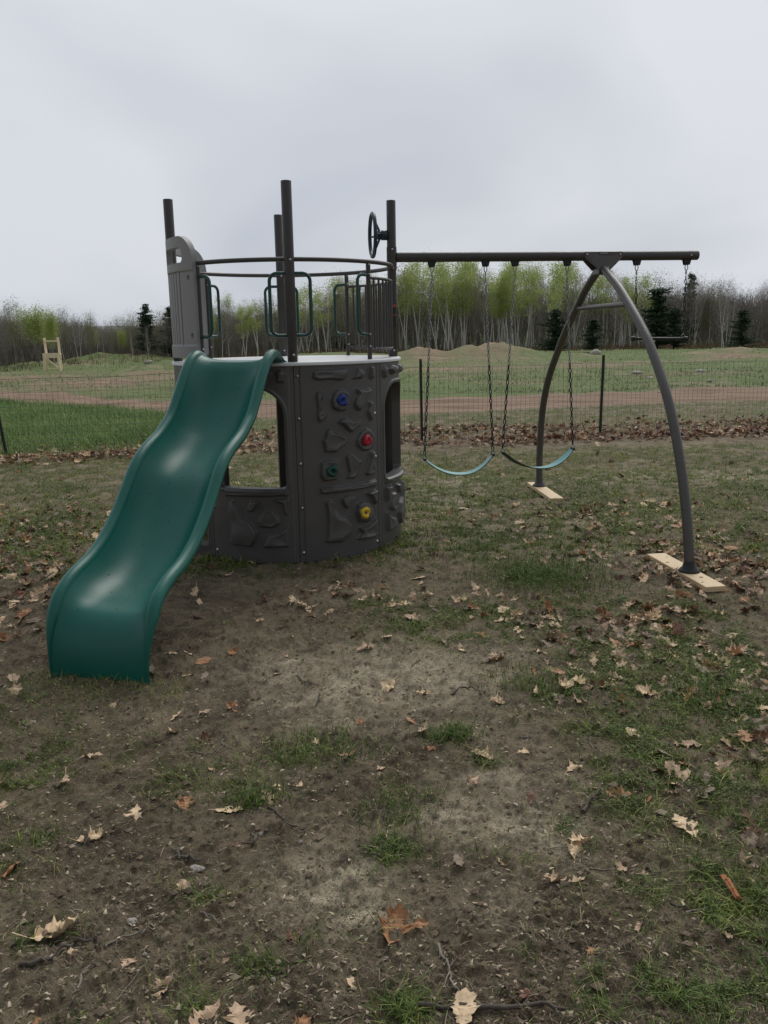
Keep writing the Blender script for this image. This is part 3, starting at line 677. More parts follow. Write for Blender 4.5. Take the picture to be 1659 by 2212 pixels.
for i in range(120):
    k = int(rgd.choice([rgd.integers(nr*.70, nr*.88), rgd.integers(nr*.25, nr*.9)])); l_ = rgd.normal(.03, .09); j = 13+int(np.clip((l_/(HW-.033)+1)/2*29, 6, 22)); p = np.array(V[k*ns+j]); nv = np.array([ax[0]*NN[k][0], ax[1]*NN[k][0], NN[k][1]])
    p = p+np.array([ax[0]*dC[k][0], ax[1]*dC[k][0], dC[k][1]])*rgd.uniform(0, .012)+np.array([*sx, 0])*rgd.uniform(-.01, .01); r_ = rgd.uniform(.002, .0055); m4 = Matrix.Translation(Vector(p)) @ Vector(nv).to_track_quat('Z', 'Y').to_matrix().to_4x4()
    b.lathe([(r_, -.001), (r_*.8, r_*.3), (r_*.4, r_*.5), (.0001, r_*.55)], 7, m4)
b.build('rain_drops', mDrop, sl, kind='stuff')

# swing beam, legs
AB = .1236; u = np.array([math.cos(AB), math.sin(AB), 0]); nrm = np.array([u[1], -u[0], 0]); B0 = pr*RP; HB = 2.303; LB_ = 2.660
bm = MB(); bm.cyl(B0+u*.034+up*HB, B0+u*LB_+up*HB, .0395, 32, .010); beam = bm.build('swing_beam', mPost, play)
b = MB()
for i in range(2): pass
b.tube([B0+up*2.205, B0+up*2.385], .0415, 28); b.build('beam_sleeve', mPost, posts[0])
for z in (2.365, 2.225):
    aa = math.atan2(-CY-B0[1], -CX-B0[0])+.15; m4 = Matrix.Translation(Vector(B0+up*z)+Vector((math.cos(aa)*.0415, math.sin(aa)*.0415, 0))) @ Matrix.Rotation(aa, 4, 'Z') @ Matrix.Rotation(PI/2, 4, 'Y')
    c = MB(); c.lathe([(.009, 0), (.009, .003), (.005, .006), (.0001, .007)], 10, m4); c.build('bolt', mBolt, posts[0])
# warning sticker on the right post
aa = math.atan2(-CY-B0[1], -CX-B0[0])
def sticker(z0, z1, m, dr, wid=.9):
    vs = []; 
    for z in (z0, z1):
        for i in range(9): t = aa-wid+2*wid*i/8; vs.append((B0[0]+(.0376+dr)*math.cos(t), B0[1]+(.0376+dr)*math.sin(t), z))
    b = MB(); b.add(vs, [(i, i+1, 10+i, 9+i) for i in range(8)]); return b
lb = sticker(1.735, 1.93, mBlack, .0004).build('warning_label', mBlack, posts[0])
sticker(1.905, 1.925, mRed, .0010).build('warning_stripe', mRed, lb); sticker(1.838, 1.846, mRed, .0010).build('warning_stripe', mRed, lb)
A0 = B0+u*1.797
# bracket: folded plate, near and far cheek
b = MB()
for s in (1, -1):
    y0 = nrm*.0425*s; e = nrm*.005*s
    pf = [(-.165, .030), (.165, .030), (.165, -.018), (.055, -.115), (-.055, -.115), (-.165, -.018)]
    vs = [A0+u*x+up*(HB+z)+y0+(nrm*(.03*s) if z < -.05 else 0) for x, z in pf]; vs += [v+e for v in vs]
    b.add(vs, [tuple(range(6)), tuple(range(6, 12))[::-1]]+[(i, (i+1) % 6, (i+1) % 6+6, i+6) for i in range(6)], False)
b.box(A0+up*(HB-.128), (.10, .15, .05), Matrix.Rotation(AB, 4, 'Z'), .004)
br_ = b.build('leg_bracket', mLeg, beam)
for x, z in ((-.145, .012), (.145, .012), (0, -.045), (.03, -.10)):
    b = MB(); c0 = A0+u*x+up*(HB+z)+nrm*(.0475+(.0 if z > -.05 else .03)); b.cyl(c0, c0+nrm*.006, .007, 10); b.build('bolt', mBolt, br_)
# nameplate with its lettering
b = MB(); b.box(A0+nrm*.0500+up*(HB+.016), (.075, .003, .017), Matrix.Rotation(AB, 4, 'Z'), 0); npl = b.build('nameplate', mBlack, beam)
cu = bpy.data.curves.new('nameplate_text', 'FONT'); cu.body = 'LIFETIME'; cu.size = .0155; cu.align_x = 'CENTER'; cu.align_y = 'CENTER'; cu.extrude = .0006; cu.space_character = 1.1
to = bpy.data.objects.new('tmp_text', cu); COL.objects.link(to); bpy.context.view_layer.update()
tm = bpy.data.meshes.new_from_object(to.evaluated_get(bpy.context.evaluated_depsgraph_get())); bpy.data.objects.remove(to)
tm.transform(Matrix.Translation(Vector(A0+nrm*.0523+up*(HB+.016))) @ Matrix.Rotation(AB, 4, 'Z') @ Matrix.Rotation(PI/2, 4, 'X')); tm.materials.clear(); tm.materials.append(mInk)
link('lettering', tm, npl)
b = MB(); b.cyl(B0+u*(LB_-.08)+up*HB+nrm*.038, B0+u*(LB_-.08)+up*HB+nrm*.045, .007, 10); b.build('bolt', mBolt, beam)
near_leg = [(.035, 2.205), (.12, 2.165), (.38, 2.035), (.63, 1.875), (.86, 1.715), (1.06, 1.55), (1.36, 1.22), (1.57, .88), (1.72, .53), (1.80, .25), (1.835, .045)]
far_leg = [(.035, 2.205), (.12, 2.165), (.36, 2.04), (.60, 1.87), (.86, 1.68), (1.10, 1.47), (1.36, 1.20), (1.53, .88), (1.60, .49), (1.605, .25), (1.60, .045)]
legs = []
for s, prof in ((1, near_leg), (-1, far_leg)):
    P = [A0+nrm*q[0]*s+up*q[1] for q in catmull(prof, 6)]; b = MB(); b.tube(P, .0345, 20); lg = b.build('leg', mLeg, play); legs.append(lg)
    f = P[-1]; b = MB(); b.lathe([(.0005, .002), (.072, .002), (.074, .006), (.066, .016), (.048, .034), (.040, .06), (.036, .075)], 24, Matrix.Translation(Vector((f[0], f[1], .041)))); b.build('foot_flange', mBlack if s > 0 else mPost, lg)
b = MB(); zc = 1.885; b.cyl(A0+nrm*.60+up*zc, A0-nrm*.585+up*zc, .0205, 16)
cb = b.build('crossbar', mLeg, play)

# ------------------------------------------------------------------ swing hangers and swings
HANG = [.335, .790, 1.044, 1.497, 2.112, 2.560]
def hanger(bx):
    c = B0+u*bx+up*(HB-.0395); b = MB()
    for s in (1, -1):
        pf = [(-.034, .006), (.034, .006), (.022, -.040), (-.022, -.040)]
        vs = [c+u*x+up*z+nrm*.016*s for x, z in pf]; vs += [v+nrm*.003*s for v in vs]
        b.add(vs, [(0, 1, 2, 3), (7, 6, 5, 4)]+[(i, (i+1) % 4, (i+1) % 4+4, i+4) for i in range(4)], False)
    b.box(c+up*.002, (.072, .05, .006), Matrix.Rotation(AB, 4, 'Z'), 0)
    b.cyl(c-nrm*.028-up*.026, c+nrm*.028-up*.026, .008, 10)
    b.build('swing_hanger', mBlack, beam)
    return c+up*-.030
HP = [hanger(h) for h in HANG]
def chain(b, p, q, pitch, R_, r, st):
    p = np.array(p, float); q = np.array(q, float); L_ = np.linalg.norm(q-p); t = (q-p)/L_; n = max(2, int(round(L_/pitch)))
    a = np.cross(t, nrm); a /= np.linalg.norm(a); c_ = np.cross(t, a)
    for i in range(n):
        m = p+(q-p)*(i+.5)/n; x = (a*.75+c_*.66) if i % 2 else (a*.66-c_*.75); b.torus(m, R_, r, x, t, 10, 5, stretch=st)
def hook(b, p, L_=.085):                           # the quick link under a hanger
    p = np.array(p, float); b.torus(p-up*L_*.33, .013, .0042, u, up, 14, 6, stretch=2.0); b.torus(p-up*L_*.85, .010, .0038, nrm, up, 12, 6, stretch=1.6)
def swing(name, i0, i1, e0, e1, zb, label, yaw=0.0, split=1.41):
    origin = B0+u*(HANG[i0]+HANG[i1])/2+up*0; origin = np.array([origin[0], origin[1], 0.0])
    root = empty(name, (CX+origin[0], CY+origin[1], 0), label=label, cat='swing', group=None)
    e0 = np.array(e0, float); e1 = np.array(e1, float)
    sh = lambda b: [setattr(b, 'v', [tuple(np.array(v)-origin) for v in b.v]), b][1]
    for hp, e in ((HP[i0], e0), (HP[i1], e1)):
        top = hp-up*.10; k = (split-e[2])/(top[2]-e[2]); mid = e+(top-e)*k
        b = MB(); hook(b, hp); chain(b, top, mid, .033, .0085, .0036, 2.4); sh(b).build('chain', mZinc, root)
        b = MB(); chain(b, mid, e+up*.035, .042, .0104, .0046, 2.3); sh(b).build('coated_chain', mBlack, root)
        b = MB(); b.torus(e+up*.012, .015, .0036, u, up, 12, 6, stretch=1.6); sh(b).build('ring', mZinc, root)
    return root, origin, sh
def pt(bx, z, off=0.0): return B0+u*bx+nrm*off+up*z
# belt seats
def belt(i0, i1, e0, e1, zb, bmid, label, tw):
    root, origin, sh = swing('belt_swing', i0, i1, e0, e1, zb, label)
    n = 28; m = 6; V = []; w = .068; fm = (bmid-(e0-B0)@u)/((e1-e0)@u); P = np.array([(lambda f: e0*(1-f)+e1*f-up*((e0[2]*(1-f)+e1[2]*f)-zb)*(1-abs((f-fm)/(fm if f < fm else 1-fm))**2.2))(i/30) for i in range(31)])
    n = len(P); Tn = np.gradient(P, axis=0); Tn /= np.linalg.norm(Tn, axis=1)[:, None]
    for i in range(n):
        f = i/(n-1); yaw = tw[0]*(1-f)+tw[1]*f; c = nrm*math.cos(yaw)+np.cross(Tn[i], nrm)*math.sin(yaw)
        nn = np.cross(Tn[i], c); nn *= np.sign(nn[2]+1e-9); ww = w*(1-.45*(abs(2*f-1)**6))
        for side in (1, -1):
            for j in range(m+1): V.append(P[i]+c*ww*(j/m*2-1)+nn*.0035*side-nn*.010*(1-(j/m*2-1)**2)*.3)
    b = MB(); s1 = m+1; row = 2*s1; fs = []
    for i in range(n-1):
        for j in range(m): fs += [(i*row+j, i*row+j+1, (i+1)*row+j+1, (i+1)*row+j)]
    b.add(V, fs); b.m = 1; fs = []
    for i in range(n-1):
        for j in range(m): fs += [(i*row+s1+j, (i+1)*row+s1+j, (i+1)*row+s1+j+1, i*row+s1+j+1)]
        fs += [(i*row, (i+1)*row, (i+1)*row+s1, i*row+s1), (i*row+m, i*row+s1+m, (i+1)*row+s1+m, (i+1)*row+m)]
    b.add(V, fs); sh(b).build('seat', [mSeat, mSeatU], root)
    for i in (0, n-1):
        b = MB(); c = nrm*math.cos(tw[0 if i == 0 else 1]); b.cyl(P[i]-c*.045, P[i]+c*.045, .011, 12, .003); sh(b).build('seat_clamp', mBlack, root)
belt(0, 1, pt(.262, .618), pt(.868, .640), .478, .590, 'teal belt swing nearer the climbing tower, its strap hanging level', (.10, -.10))
belt(2, 3, pt(.955, .655), pt(1.590, .668), .505, 1.300, 'teal belt swing right beside the arched leg, its left end seen dark from below', (-.17, .04))
# trapeze bar
e0, e1 = pt(2.128, 1.615), pt(2.565, 1.605)
root, origin, sh = swing('trapeze_swing', 4, 5, e0, e1, 1.6, 'short dark trapeze bar on black chains at the far end of the beam', split=2.04)
b = MB(); b.cyl(e0-u*.035-up*.005, e1+u*.035-up*.005, .0135, 16, .003); b.cyl(e0-u*.04-up*.005, e0-u*.0-up*.005, .020, 14, .003); b.cyl(e1+u*.0-up*.005, e1+u*.04-up*.005, .020, 14, .003); sh(b).build('bar', mBlack, root)

# ------------------------------------------------------------------ lumber boards under the feet
def board(p_far, p_near, w, th, label):
    a = at(*p_far, .042)[:2]; c = at(*p_near, .042)[:2]; m = (a+c)/2; d = c-a; L_ = np.linalg.norm(d); rz = math.atan2(d[1], d[0])-PI/2
    b = MB(); b.box((0, 0, 0), (w, L_, th), None, .003)
    for i in range(6): pass
    o = b.build('lumber_board', mLumber, None, label=label, cat='board', group='lumber boards under the swing legs'); o.location = (m[0], m[1], .041-th/2); o.rotation_euler = (0, 0, rz); return o
bo1 = board((1136, 1041.5), (1186, 1076.5), .135, .038, 'fresh pine board lying flat under the farther swing leg foot')
bo2 = board((1417, 1195), (1547, 1266.5), .14, .038, 'fresh pine board lying flat under the nearer swing leg foot')
mKnot = mat('pine_knot', (0.16, 0.08, 0.04), .7)
for i, (x, y) in enumerate([(-.03, -.32), (.035, -.18), (-.01, .22), (.04, .33), (-.04, .05)]): b = MB(); b.cyl((x, y, .0185), (x, y, .0198), .009+.003*(i % 3), 12); b.build('knot', mKnot, bo2)
# snap boards exactly under the feet
for o, lg, s, prof in ((bo1, legs[1], -1, far_leg), (bo2, legs[0], 1, near_leg)):
    f = A0+nrm*prof[-1][0]*s; fx, fy = CX+f[0], CY+f[1]; rz = o.rotation_euler[2]; d = np.array([-math.sin(rz), math.cos(rz)]); c = np.array(o.location[:2]); t = np.array([fx, fy])-c
    lat = t-d*(t@d); print('board lateral', lat, 'along', t@d); o.location = (c[0]+lat[0], c[1]+lat[1], o.location[2])

# ------------------------------------------------------------------ wire fence
FP = [(-11.5, 11.75), (-8.5, 12.05), (-5.5, 12.45), (-2.45, 12.78), (.603, 13.08), (3.47, 13.62), (6.4, 14.15), (9.4, 14.6)]
fence = empty('wire_fence', (FP[4][0], FP[4][1], 0), label='low green wire mesh fence on thin metal posts across the lawn', cat='fence')
fo = np.array([FP[4][0], FP[4][1], 0.0]); FPZ = [tz(*p) for p in FP]
b = MB()
for (p, z0), (q, z1) in zip(zip(FP[:-1], FPZ[:-1]), zip(FP[1:], FPZ[1:])):
    p3 = np.array([*p, 0.])-fo; q3 = np.array([*q, 0.])-fo; L_ = np.linalg.norm(q3-p3); n = int(L_/.076)
    off = np.array([0, -.022, 0])
    for i in range(n):
        t = (i+.5)/n; c = p3+(q3-p3)*t+off; w1 = .012*math.sin(i*.7+p[0]); g = tz(*(c[:2]+fo[:2]))
        b.tube([c+up*(g-.01), c+up*(g+.55)+[w1*.6, w1, 0], c+up*(g+1.13)+[0, w1*.5, 0]], .0017, 3, cap=False)
    for k in range(12):
        h = .03+k*.1; P = []
        for i in range(9): t = i/8; c = p3+(q3-p3)*t+off; P.append(c+up*(tz(*(c[:2]+fo[:2]))+h-.012*math.sin(PI*t)*(k/11.)))
        b.tube(P, .0017 if k < 11 else .003, 3, cap=False)
b.build('wire_mesh', mWire, fence)
for i, (p, z0) in enumerate(zip(FP, FPZ)):
    c = np.array([*p, 0.])-fo; H_ = 1.25; le = np.array([-.10 if i == 2 else (.012 if i % 2 else -.01), 0, 0])*H_
    b = MB(); P0 = c+up*(z0-.05); P1 = c+up*(z0+H_)+le
    # U-section post: web and two flanges
    for dx, dy, sxx, syy in ((0, 0, .036, .006), (-.018, .010, .005, .022), (.018, .010, .005, .022)):
        vs = [];
        for P_ in (P0, P1):
            for ex, ey in ((-1, -1), (1, -1), (1, 1), (-1, 1)): vs.append(P_+np.array([dx+ex*sxx/2, dy+ey*syy/2, 0]))
        b.add(vs, [(3, 2, 1, 0), (4, 5, 6, 7), (0, 1, 5, 4), (1, 2, 6, 5), (2, 3, 7, 6), (3, 0, 4, 7)], False)
    for k in range(8): b.box(P0+(P1-P0)*(.1+.1*k)+np.array([0, -.006, 0]), (.012, .008, .02))
    b.build('fence_post', mFence, fence)

# ------------------------------------------------------------------ lumber stand far left
c = at(116, 800); c = np.array([c[0], c[1], 0]); H0 = 1.62; g = tz(c[0], c[1])
sc_ = c[1]/F_PX
st = empty('lumber_chair', (c[0], c[1], g), R(8), label='tall pale lumber chair standing in the far field at left', cat='wooden chair')
wS = 33*sc_; Ht = 70*sc_; Hs = .50*Ht
def beamb(p, q, w=.075): 
    b = MB(); p = Vector(p); q = Vector(q); d = q-p; m4 = d.to_track_quat('Z', 'Y').to_matrix().to_4x4(); b.box((p+q)/2, (w, w*.6, d.length), m4, .004); return b
for sx_ in (-1, 1): beamb((sx_*wS*.42, .25, .55*Ht-.3), (sx_*wS*.42-.05, .30, Ht), .12).build('back_post', mCream, st)
beamb((-wS*.45-.02, .27, Ht*.90), (wS*.45-.05, .27, Ht*.90), .12).build('back_rail', mCream, st)
b = MB(); b.box((0, .05, Hs), (wS*1.0, .50, .05), None, .006); b.box((0, -.21, Hs-.05), (wS*1.08, .05, .26), None, .004); b.build('seat', mCream, st)
for sx_ in (-1, 1):
    beamb((sx_*wS*.42+sx_*.06, -.24, -.03), (sx_*wS*.42, -.20, Hs-.02), .16).build('leg', mCream, st); beamb((sx_*wS*.42+sx_*.02, .30, -.03), (sx_*wS*.42, .24, Hs-.02), .09).build('leg', mCream, st)
beamb((-wS*.4, -.17, Hs-.12), (wS*.45, -.17, .08), .12).build('brace', mCream, st); beamb((-wS*.4, .22, .12), (wS*.45, .22, .12), .07).build('stretcher', mCream, st)

exec_rest = True
# ------------------------------------------------------------------ scatter helpers
def rand_pts(n, region, dens, seed):
    """rejection-sample n tries; region (y0,y1) across the seen wedge, sampled evenly over the picture's depth scale"""
    rg = np.random.default_rng(seed); y = np.exp(rg.uniform(np.log(region[0]), np.log(region[1]), n)); hw = .56*y+.4; x = rg.uniform(-1, 1, n)*hw
    k = rg.random(n) < dens(x, y); return x[k], y[k], rg
TW = lambda x, y: np.hypot(x-CX, y-CY) < .90                        # under the drum
def on_board(x, y):
    r_ = np.zeros(x.shape, bool)
    for o in (bo1, bo2):
        rz = o.rotation_euler[2]; dx = x-o.location[0]; dy = y-o.location[1]; lx = dx*math.cos(rz)+dy*math.sin(rz); ly = -dx*math.sin(rz)+dy*math.cos(rz)
        r_ |= (np.abs(lx) < .085) & (np.abs(ly) < .52)
    return r_

# colour-per-blade material: random value stored on the mesh
def blade_mat(name, c0, c1, c2, rough=.6, trans=.25):
    m = bpy.data.materials.new(name); m.use_nodes = True; t = m.node_tree; b = t.nodes['Principled BSDF']
    a = N(t, 'ShaderNodeAttribute', attribute_name='rnd'); cr = N(t, 'ShaderNodeValToRGB'); e = cr.color_ramp.elements
    e[0].color = (*c0, 1); e[1].color = (*c2, 1); q = cr.color_ramp.elements.new(.5); q.color = (*c1, 1)
    t.links.new(a.outputs['Fac'], cr.inputs[0]); t.links.new(cr.outputs[0], b.inputs['Base Color']); b.inputs['Roughness'].default_value = rough
    b.inputs['Specular IOR Level'].default_value = .3
    tr = N(t, 'ShaderNodeBsdfTranslucent'); t.links.new(cr.outputs[0], tr.inputs[0]); mx_ = N(t, 'ShaderNodeMixShader', inp={0: trans})
    t.links.new(b.outputs[0], mx_.inputs[1]); t.links.new(tr.outputs[0], mx_.inputs[2]); t.links.new(mx_.outputs[0], t.nodes['Material Output'].inputs[0])
    return m
def blades(x, y, h, w, lean, rg, base=None, rnd=None):
    """each blade: a bent strip of two quads' worth of vertices"""
    n = len(x); z = terrain(x, y)-.004 if base is None else base
    a = rg.uniform(0, 2*PI, n); ca, sa_ = np.cos(a), np.sin(a); l = lean*h
    b_ = a+PI/2+rg.normal(0, .3, n); wx, wy = np.cos(b_)*w/2, np.sin(b_)*w/2
    P = np.stack([x, y, z], -1)
    A = P+np.stack([wx, wy, 0*x], -1); B = P-np.stack([wx, wy, 0*x], -1)
    m = P+np.stack([ca*l*.35, sa_*l*.35, h*.6], -1); C_ = m+np.stack([wx, wy, 0*x], -1)*.8; D_ = m-np.stack([wx, wy, 0*x], -1)*.8
    E_ = P+np.stack([ca*l, sa_*l, h*(1-.25*np.minimum(lean, 2)/1.5)], -1)
    V = np.stack([A, B, D_, C_, E_], 1).reshape(-1, 3); k = np.arange(n)*5
    q = np.stack([k, k+1, k+2, k+3], -1); t3 = np.stack([k+3, k+2, k+4], -1)
    rv = rg.random(n) if rnd is None else rnd
    return V, q, t3, np.repeat(rv, 5)
def merge(parts):
    V, Q, T3, Rr = [], [], [], []; o = 0
    for v, q, t, r in parts: V.append(v); Q.append(q+o); T3.append(t+o); Rr.append(r); o += len(v)
    return np.concatenate(V), [np.concatenate(Q), np.concatenate(T3)], np.concatenate(Rr)

mGrass = blade_mat('grass_blades', (0.040, 0.085, 0.018), (0.150, 0.215, 0.040), (0.46, 0.44, 0.13))
mGrassB = blade_mat('lush_grass', (0.09, 0.165, 0.045), (0.19, 0.30, 0.09), (0.42, 0.45, 0.20))
parts = []
def dg(x, y):
    m = masks(x, y); d = np.clip(m['grass'], 0, 1)**1.25; d = np.where(TW(x, y) | on_board(x, y), 0, d); return d*(1-m['road'])
x, y, rg = rand_pts(260000, (1.55, 6.5), dg, 21)
h = rg.gamma(3, .0085, len(x)).clip(.008, .08)*(.75+.5*fbm(x*3, y*3, 41, 2)); parts.append(blades(x, y, h, .0022+.0012*rg.random(len(x)), rg.uniform(.3, 2.2, len(x)), rg, rnd=np.clip(.15+.75*fbm(x*4, y*4, 77, 3)*.8+rg.normal(0, .22, len(x)), 0, 1)))
x, y, rg = rand_pts(150000, (6.3, 14.0), dg, 22)
h = rg.gamma(4, .010, len(x)).clip(.015, .09); parts.append(blades(x, y, h, .004+.003*rg.random(len(x)), rg.uniform(.3, 2.0, len(x)), rg, rnd=np.clip(.1+.8*fbm(x*2, y*2, 78, 3)+rg.normal(0, .25, len(x)), 0, 1)))
# lush tufts
for px, py, wx, wy, n, hh in ((1170, 1242, 130, 36, 2600, .06), (1530, 1500, 110, 50, 900, .05), (680, 1600, 150, 40, 450, .04), (860, 1730, 90, 50, 260, .04), (975, 1590, 50, 16, 220, .055), (545, 1700, 60, 22, 220, .06), (1180, 1490, 120, 50, 400, .045), (870, 2185, 70, 30, 100, .05), (1600, 1940, 120, 80, 200, .045)):
    c = G(px, py); rx = abs(G(px+wx, py)[0]-c[0]); ry = abs(G(px, py-wy)[1]-c[1]); x = rg.normal(c[0], rx*.55, n); y = rg.normal(c[1], ry*.55, n)
    parts.append(blades(x, y, rg.gamma(6, hh/6, n), .003+.0015*rg.random(n), rg.uniform(.2, 1.5, n), rg, rnd=rg.random(n)*.55))
x, y, rg = rand_pts(270000, (1.55, 10), lambda x, y: dg(x, y)*.9+.03, 27); n = len(x)          # clover-like ground cover
P = np.stack([x, y, terrain(x, y)+rg.uniform(.002, .018, n)], -1); d = rg.normal(size=(n, 3))*[1, 1, .35]; d /= np.linalg.norm(d, axis=1)[:, None]; sd_ = np.cross(d, [0, 0, 1.0]+rg.normal(size=(n, 3))*.35); sd_ /= np.linalg.norm(sd_, axis=1)[:, None]
s_ = (rg.uniform(.0025, .0065, n)*np.clip(y/3, .8, 2.2))[:, None]; V = np.stack([P-d*s_, P+sd_*s_*.7, P+d*s_, P-sd_*s_*.7], 1).reshape(-1, 3); k = np.arange(n)*4
parts.append((V, np.stack([k, k+1, k+2, k+3], -1), np.zeros((0, 3), int), np.repeat(rg.beta(1.2, 3.6, n), 4)))
aa_ = rg.uniform(0, 6.283, 2600); r__ = .925+np.abs(rg.normal(0, .07, 2600)); kk_ = fbm(aa_*3, r__*0, 88, 2) > .42; xx_, yy_ = CX+r__[kk_]*np.cos(aa_[kk_]), CY+r__[kk_]*np.sin(aa_[kk_])
parts.append(blades(xx_, yy_, rg.gamma(3, .011, len(xx_)).clip(.01, .08), .004+0*xx_, rg.uniform(.3, 1.6, len(xx_)), rg, rnd=rg.random(len(xx_))))
xx_ = rg.uniform(-1.95, -1.0, 900); yy_ = 4.02+.24*(-1.1-xx_)+rg.normal(0, .10, 900)+.05; parts.append(blades(xx_, yy_, rg.gamma(3, .010, 900).clip(.01, .07), .003+0*xx_, rg.uniform(.3, 2, 900), rg, rnd=rg.random(900)))
V, F, rv = merge(parts); link('grass', mesh_np('grass', V, F, [mGrass], attrs={'rnd': ('FLOAT', rv)}), kind='stuff', label='short patchy grass growing through the bare soil', cat='grass')
# tall green strip beyond the fence at the left
def db(x, y): m = masks(x, y); return np.clip(m['bright']+.35*m['grass']*sstep(13.2, 14.5, y), 0, 1)*(1-m['road'])*(y < 26)
x, y, rg = rand_pts(230000, (12.2, 27), db, 23)
h = rg.gamma(5, .022, len(x)).clip(.03, .20)*(.30+.75*sstep(-1.5, -5, x)+.25*(fbm(x*1.2, y*1.2, 4, 2))); V, F, rv = merge([blades(x, y, h, .010, rg.uniform(.2, 1.2, len(x)), rg, rnd=np.clip(.05+.7*fbm(x*1.2, y*1.2, 79, 3)+.35*sstep(-5, 1, x)+rg.normal(0, .24, len(x)), 0, 1))])
link('field_grass', mesh_np('field_grass', V, F, [mGrassB], attrs={'rnd': ('FLOAT', rv)}), kind='stuff', label='lush green grass between the fence and the dirt track', cat='grass')
# far weeds
mWeed = blade_mat('far_weeds', (0.12, 0.15, 0.06), (0.19, 0.22, 0.095), (0.34, 0.29, 0.18))
def dw(x, y): m = masks(x, y); return .75*m['far']*sstep(.40, .62, fbm(x*.5, y*1.3, 55, 4))*(1-m['road'])
x, y, rg = rand_pts(60000, (24, 76), dw, 24); h = rg.gamma(3, .022, len(x)).clip(.02, .16); V, F, rv = merge([blades(x, y, h, .028, rg.uniform(.2, 1.0, len(x)), rg)])
link('weeds', mesh_np('weeds', V, F, [mWeed], attrs={'rnd': ('FLOAT', rv)}), kind='stuff', label='low weeds and dry stalks over the rough field', cat='weeds')
# straw and crumbs on the soil
mStraw = blade_mat('dry_straw', (0.050, 0.036, 0.025), (0.20, 0.150, 0.10), (0.58, 0.48, 0.34), .8, .0)
def ds(x, y): return np.where(TW(x, y) | on_board(x, y), 0, .25+.75*fbm(x*2.2, y*2.2, 65, 3))
x, y, rg = rand_pts(170000, (1.5, 11.0), ds, 25); n = len(x)
L_ = (rg.gamma(2.0, .010, n)*np.clip(y/3.5, 1, 2)).clip(.004, .09); V, q, t3, rv = blades(x, y, L_*.25, .0012+.003*rg.random(n)**4, rg.uniform(2.5, 4, n), rg, base=terrain(x, y)+.001, rnd=rg.beta(1.3, 2.1, n))
xb, yb, rgb_ = rand_pts(9000, (1.6, 9), ds, 29); nb_ = len(xb); Vb, qb, tb, rb = blades(xb, yb, rgb_.uniform(.006, .020, nb_)*.3, rgb_.uniform(.005, .013, nb_), rgb_.uniform(2.5, 4, nb_), rgb_, base=terrain(xb, yb)+.002, rnd=rgb_.uniform(.35, 1, nb_))
q = np.concatenate([q, qb+len(V)]); t3 = np.concatenate([t3, tb+len(V)]); V = np.concatenate([V, Vb]); rv = np.concatenate([rv, rb])
# crumbs of soil: tiny octahedra
x2, y2, rg = rand_pts(30000, (1.5, 7.5), ds, 26); n2 = len(x2); r_ = rg.gamma(1.5, .0026, n2).clip(.0014, .018); z2 = terrain(x2, y2)+r_*.3
O = np.array([(1, 0, 0), (-1, 0, 0), (0, 1, 0), (0, -1, 0), (0, 0, 1), (0, 0, -1)], float); OF = np.array([(0, 2, 4), (2, 1, 4), (1, 3, 4), (3, 0, 4), (2, 0, 5), (1, 2, 5), (3, 1, 5), (0, 3, 5)])
jj = rg.uniform(.6, 1.3, (n2, 6, 1)); VO = (np.stack([x2, y2, z2], -1)[:, None, :]+O[None]*jj*r_[:, None, None]*np.array([1.2, 1.0, .7])).reshape(-1, 3); FO = (OF[None]+(np.arange(n2)*6)[:, None, None]).reshape(-1, 3)
vn = len(V); V = np.concatenate([V, VO]); rv = np.concatenate([rv, np.repeat(.22+.6*rg.beta(1.6, 2.6, n2), 6)])
link('soil_debris', mesh_np('soil_debris', V, [q, np.concatenate([t3, FO+vn])], [mStraw], attrs={'rnd': ('FLOAT', rv)}), kind='stuff', label='straw bits and crumbs strewn over the soil', cat='debris')

# ------------------------------------------------------------------ oak leaves
def leaf_outline(seed):
    rg = np.random.default_rng(seed); j = lambda a: rg.normal(0, a)
    def side(sg):
        k = rg.uniform(.8, 1.15); fl = (0, .07, .02, .13, .0, .10, .04, .15, .02)[seed % 9]; P = [(.10, .045), (.17+j(.01), .13*k), (.24+j(.01), .20*k), (.26, .11), (.30+j(.015), .065+j(.008)), (.36, .13), (.45+j(.02), .30*k), (.54+j(.02), .40*k+j(.02)), (.545, .27*k), (.62+j(.01), .27*k), (.58, .15), (.64+j(.015), .085+j(.01)),
                                     (.71, .13), (.80+j(.02), .27*k+j(.02)), (.82, .17*k), (.88, .15*k), (.86, .075), (.92, .06)]
        P = [(x, y+(fl*math.sin(PI*x) if y < .2*k else 0)) for x, y in P]; P = P if seed % 4 else [(x, y*.75) for x, y in P]
        return [(x, sg*y) for x, y in P]
    return (0, .012), side(1), (1.02, 0.0), side(-1)
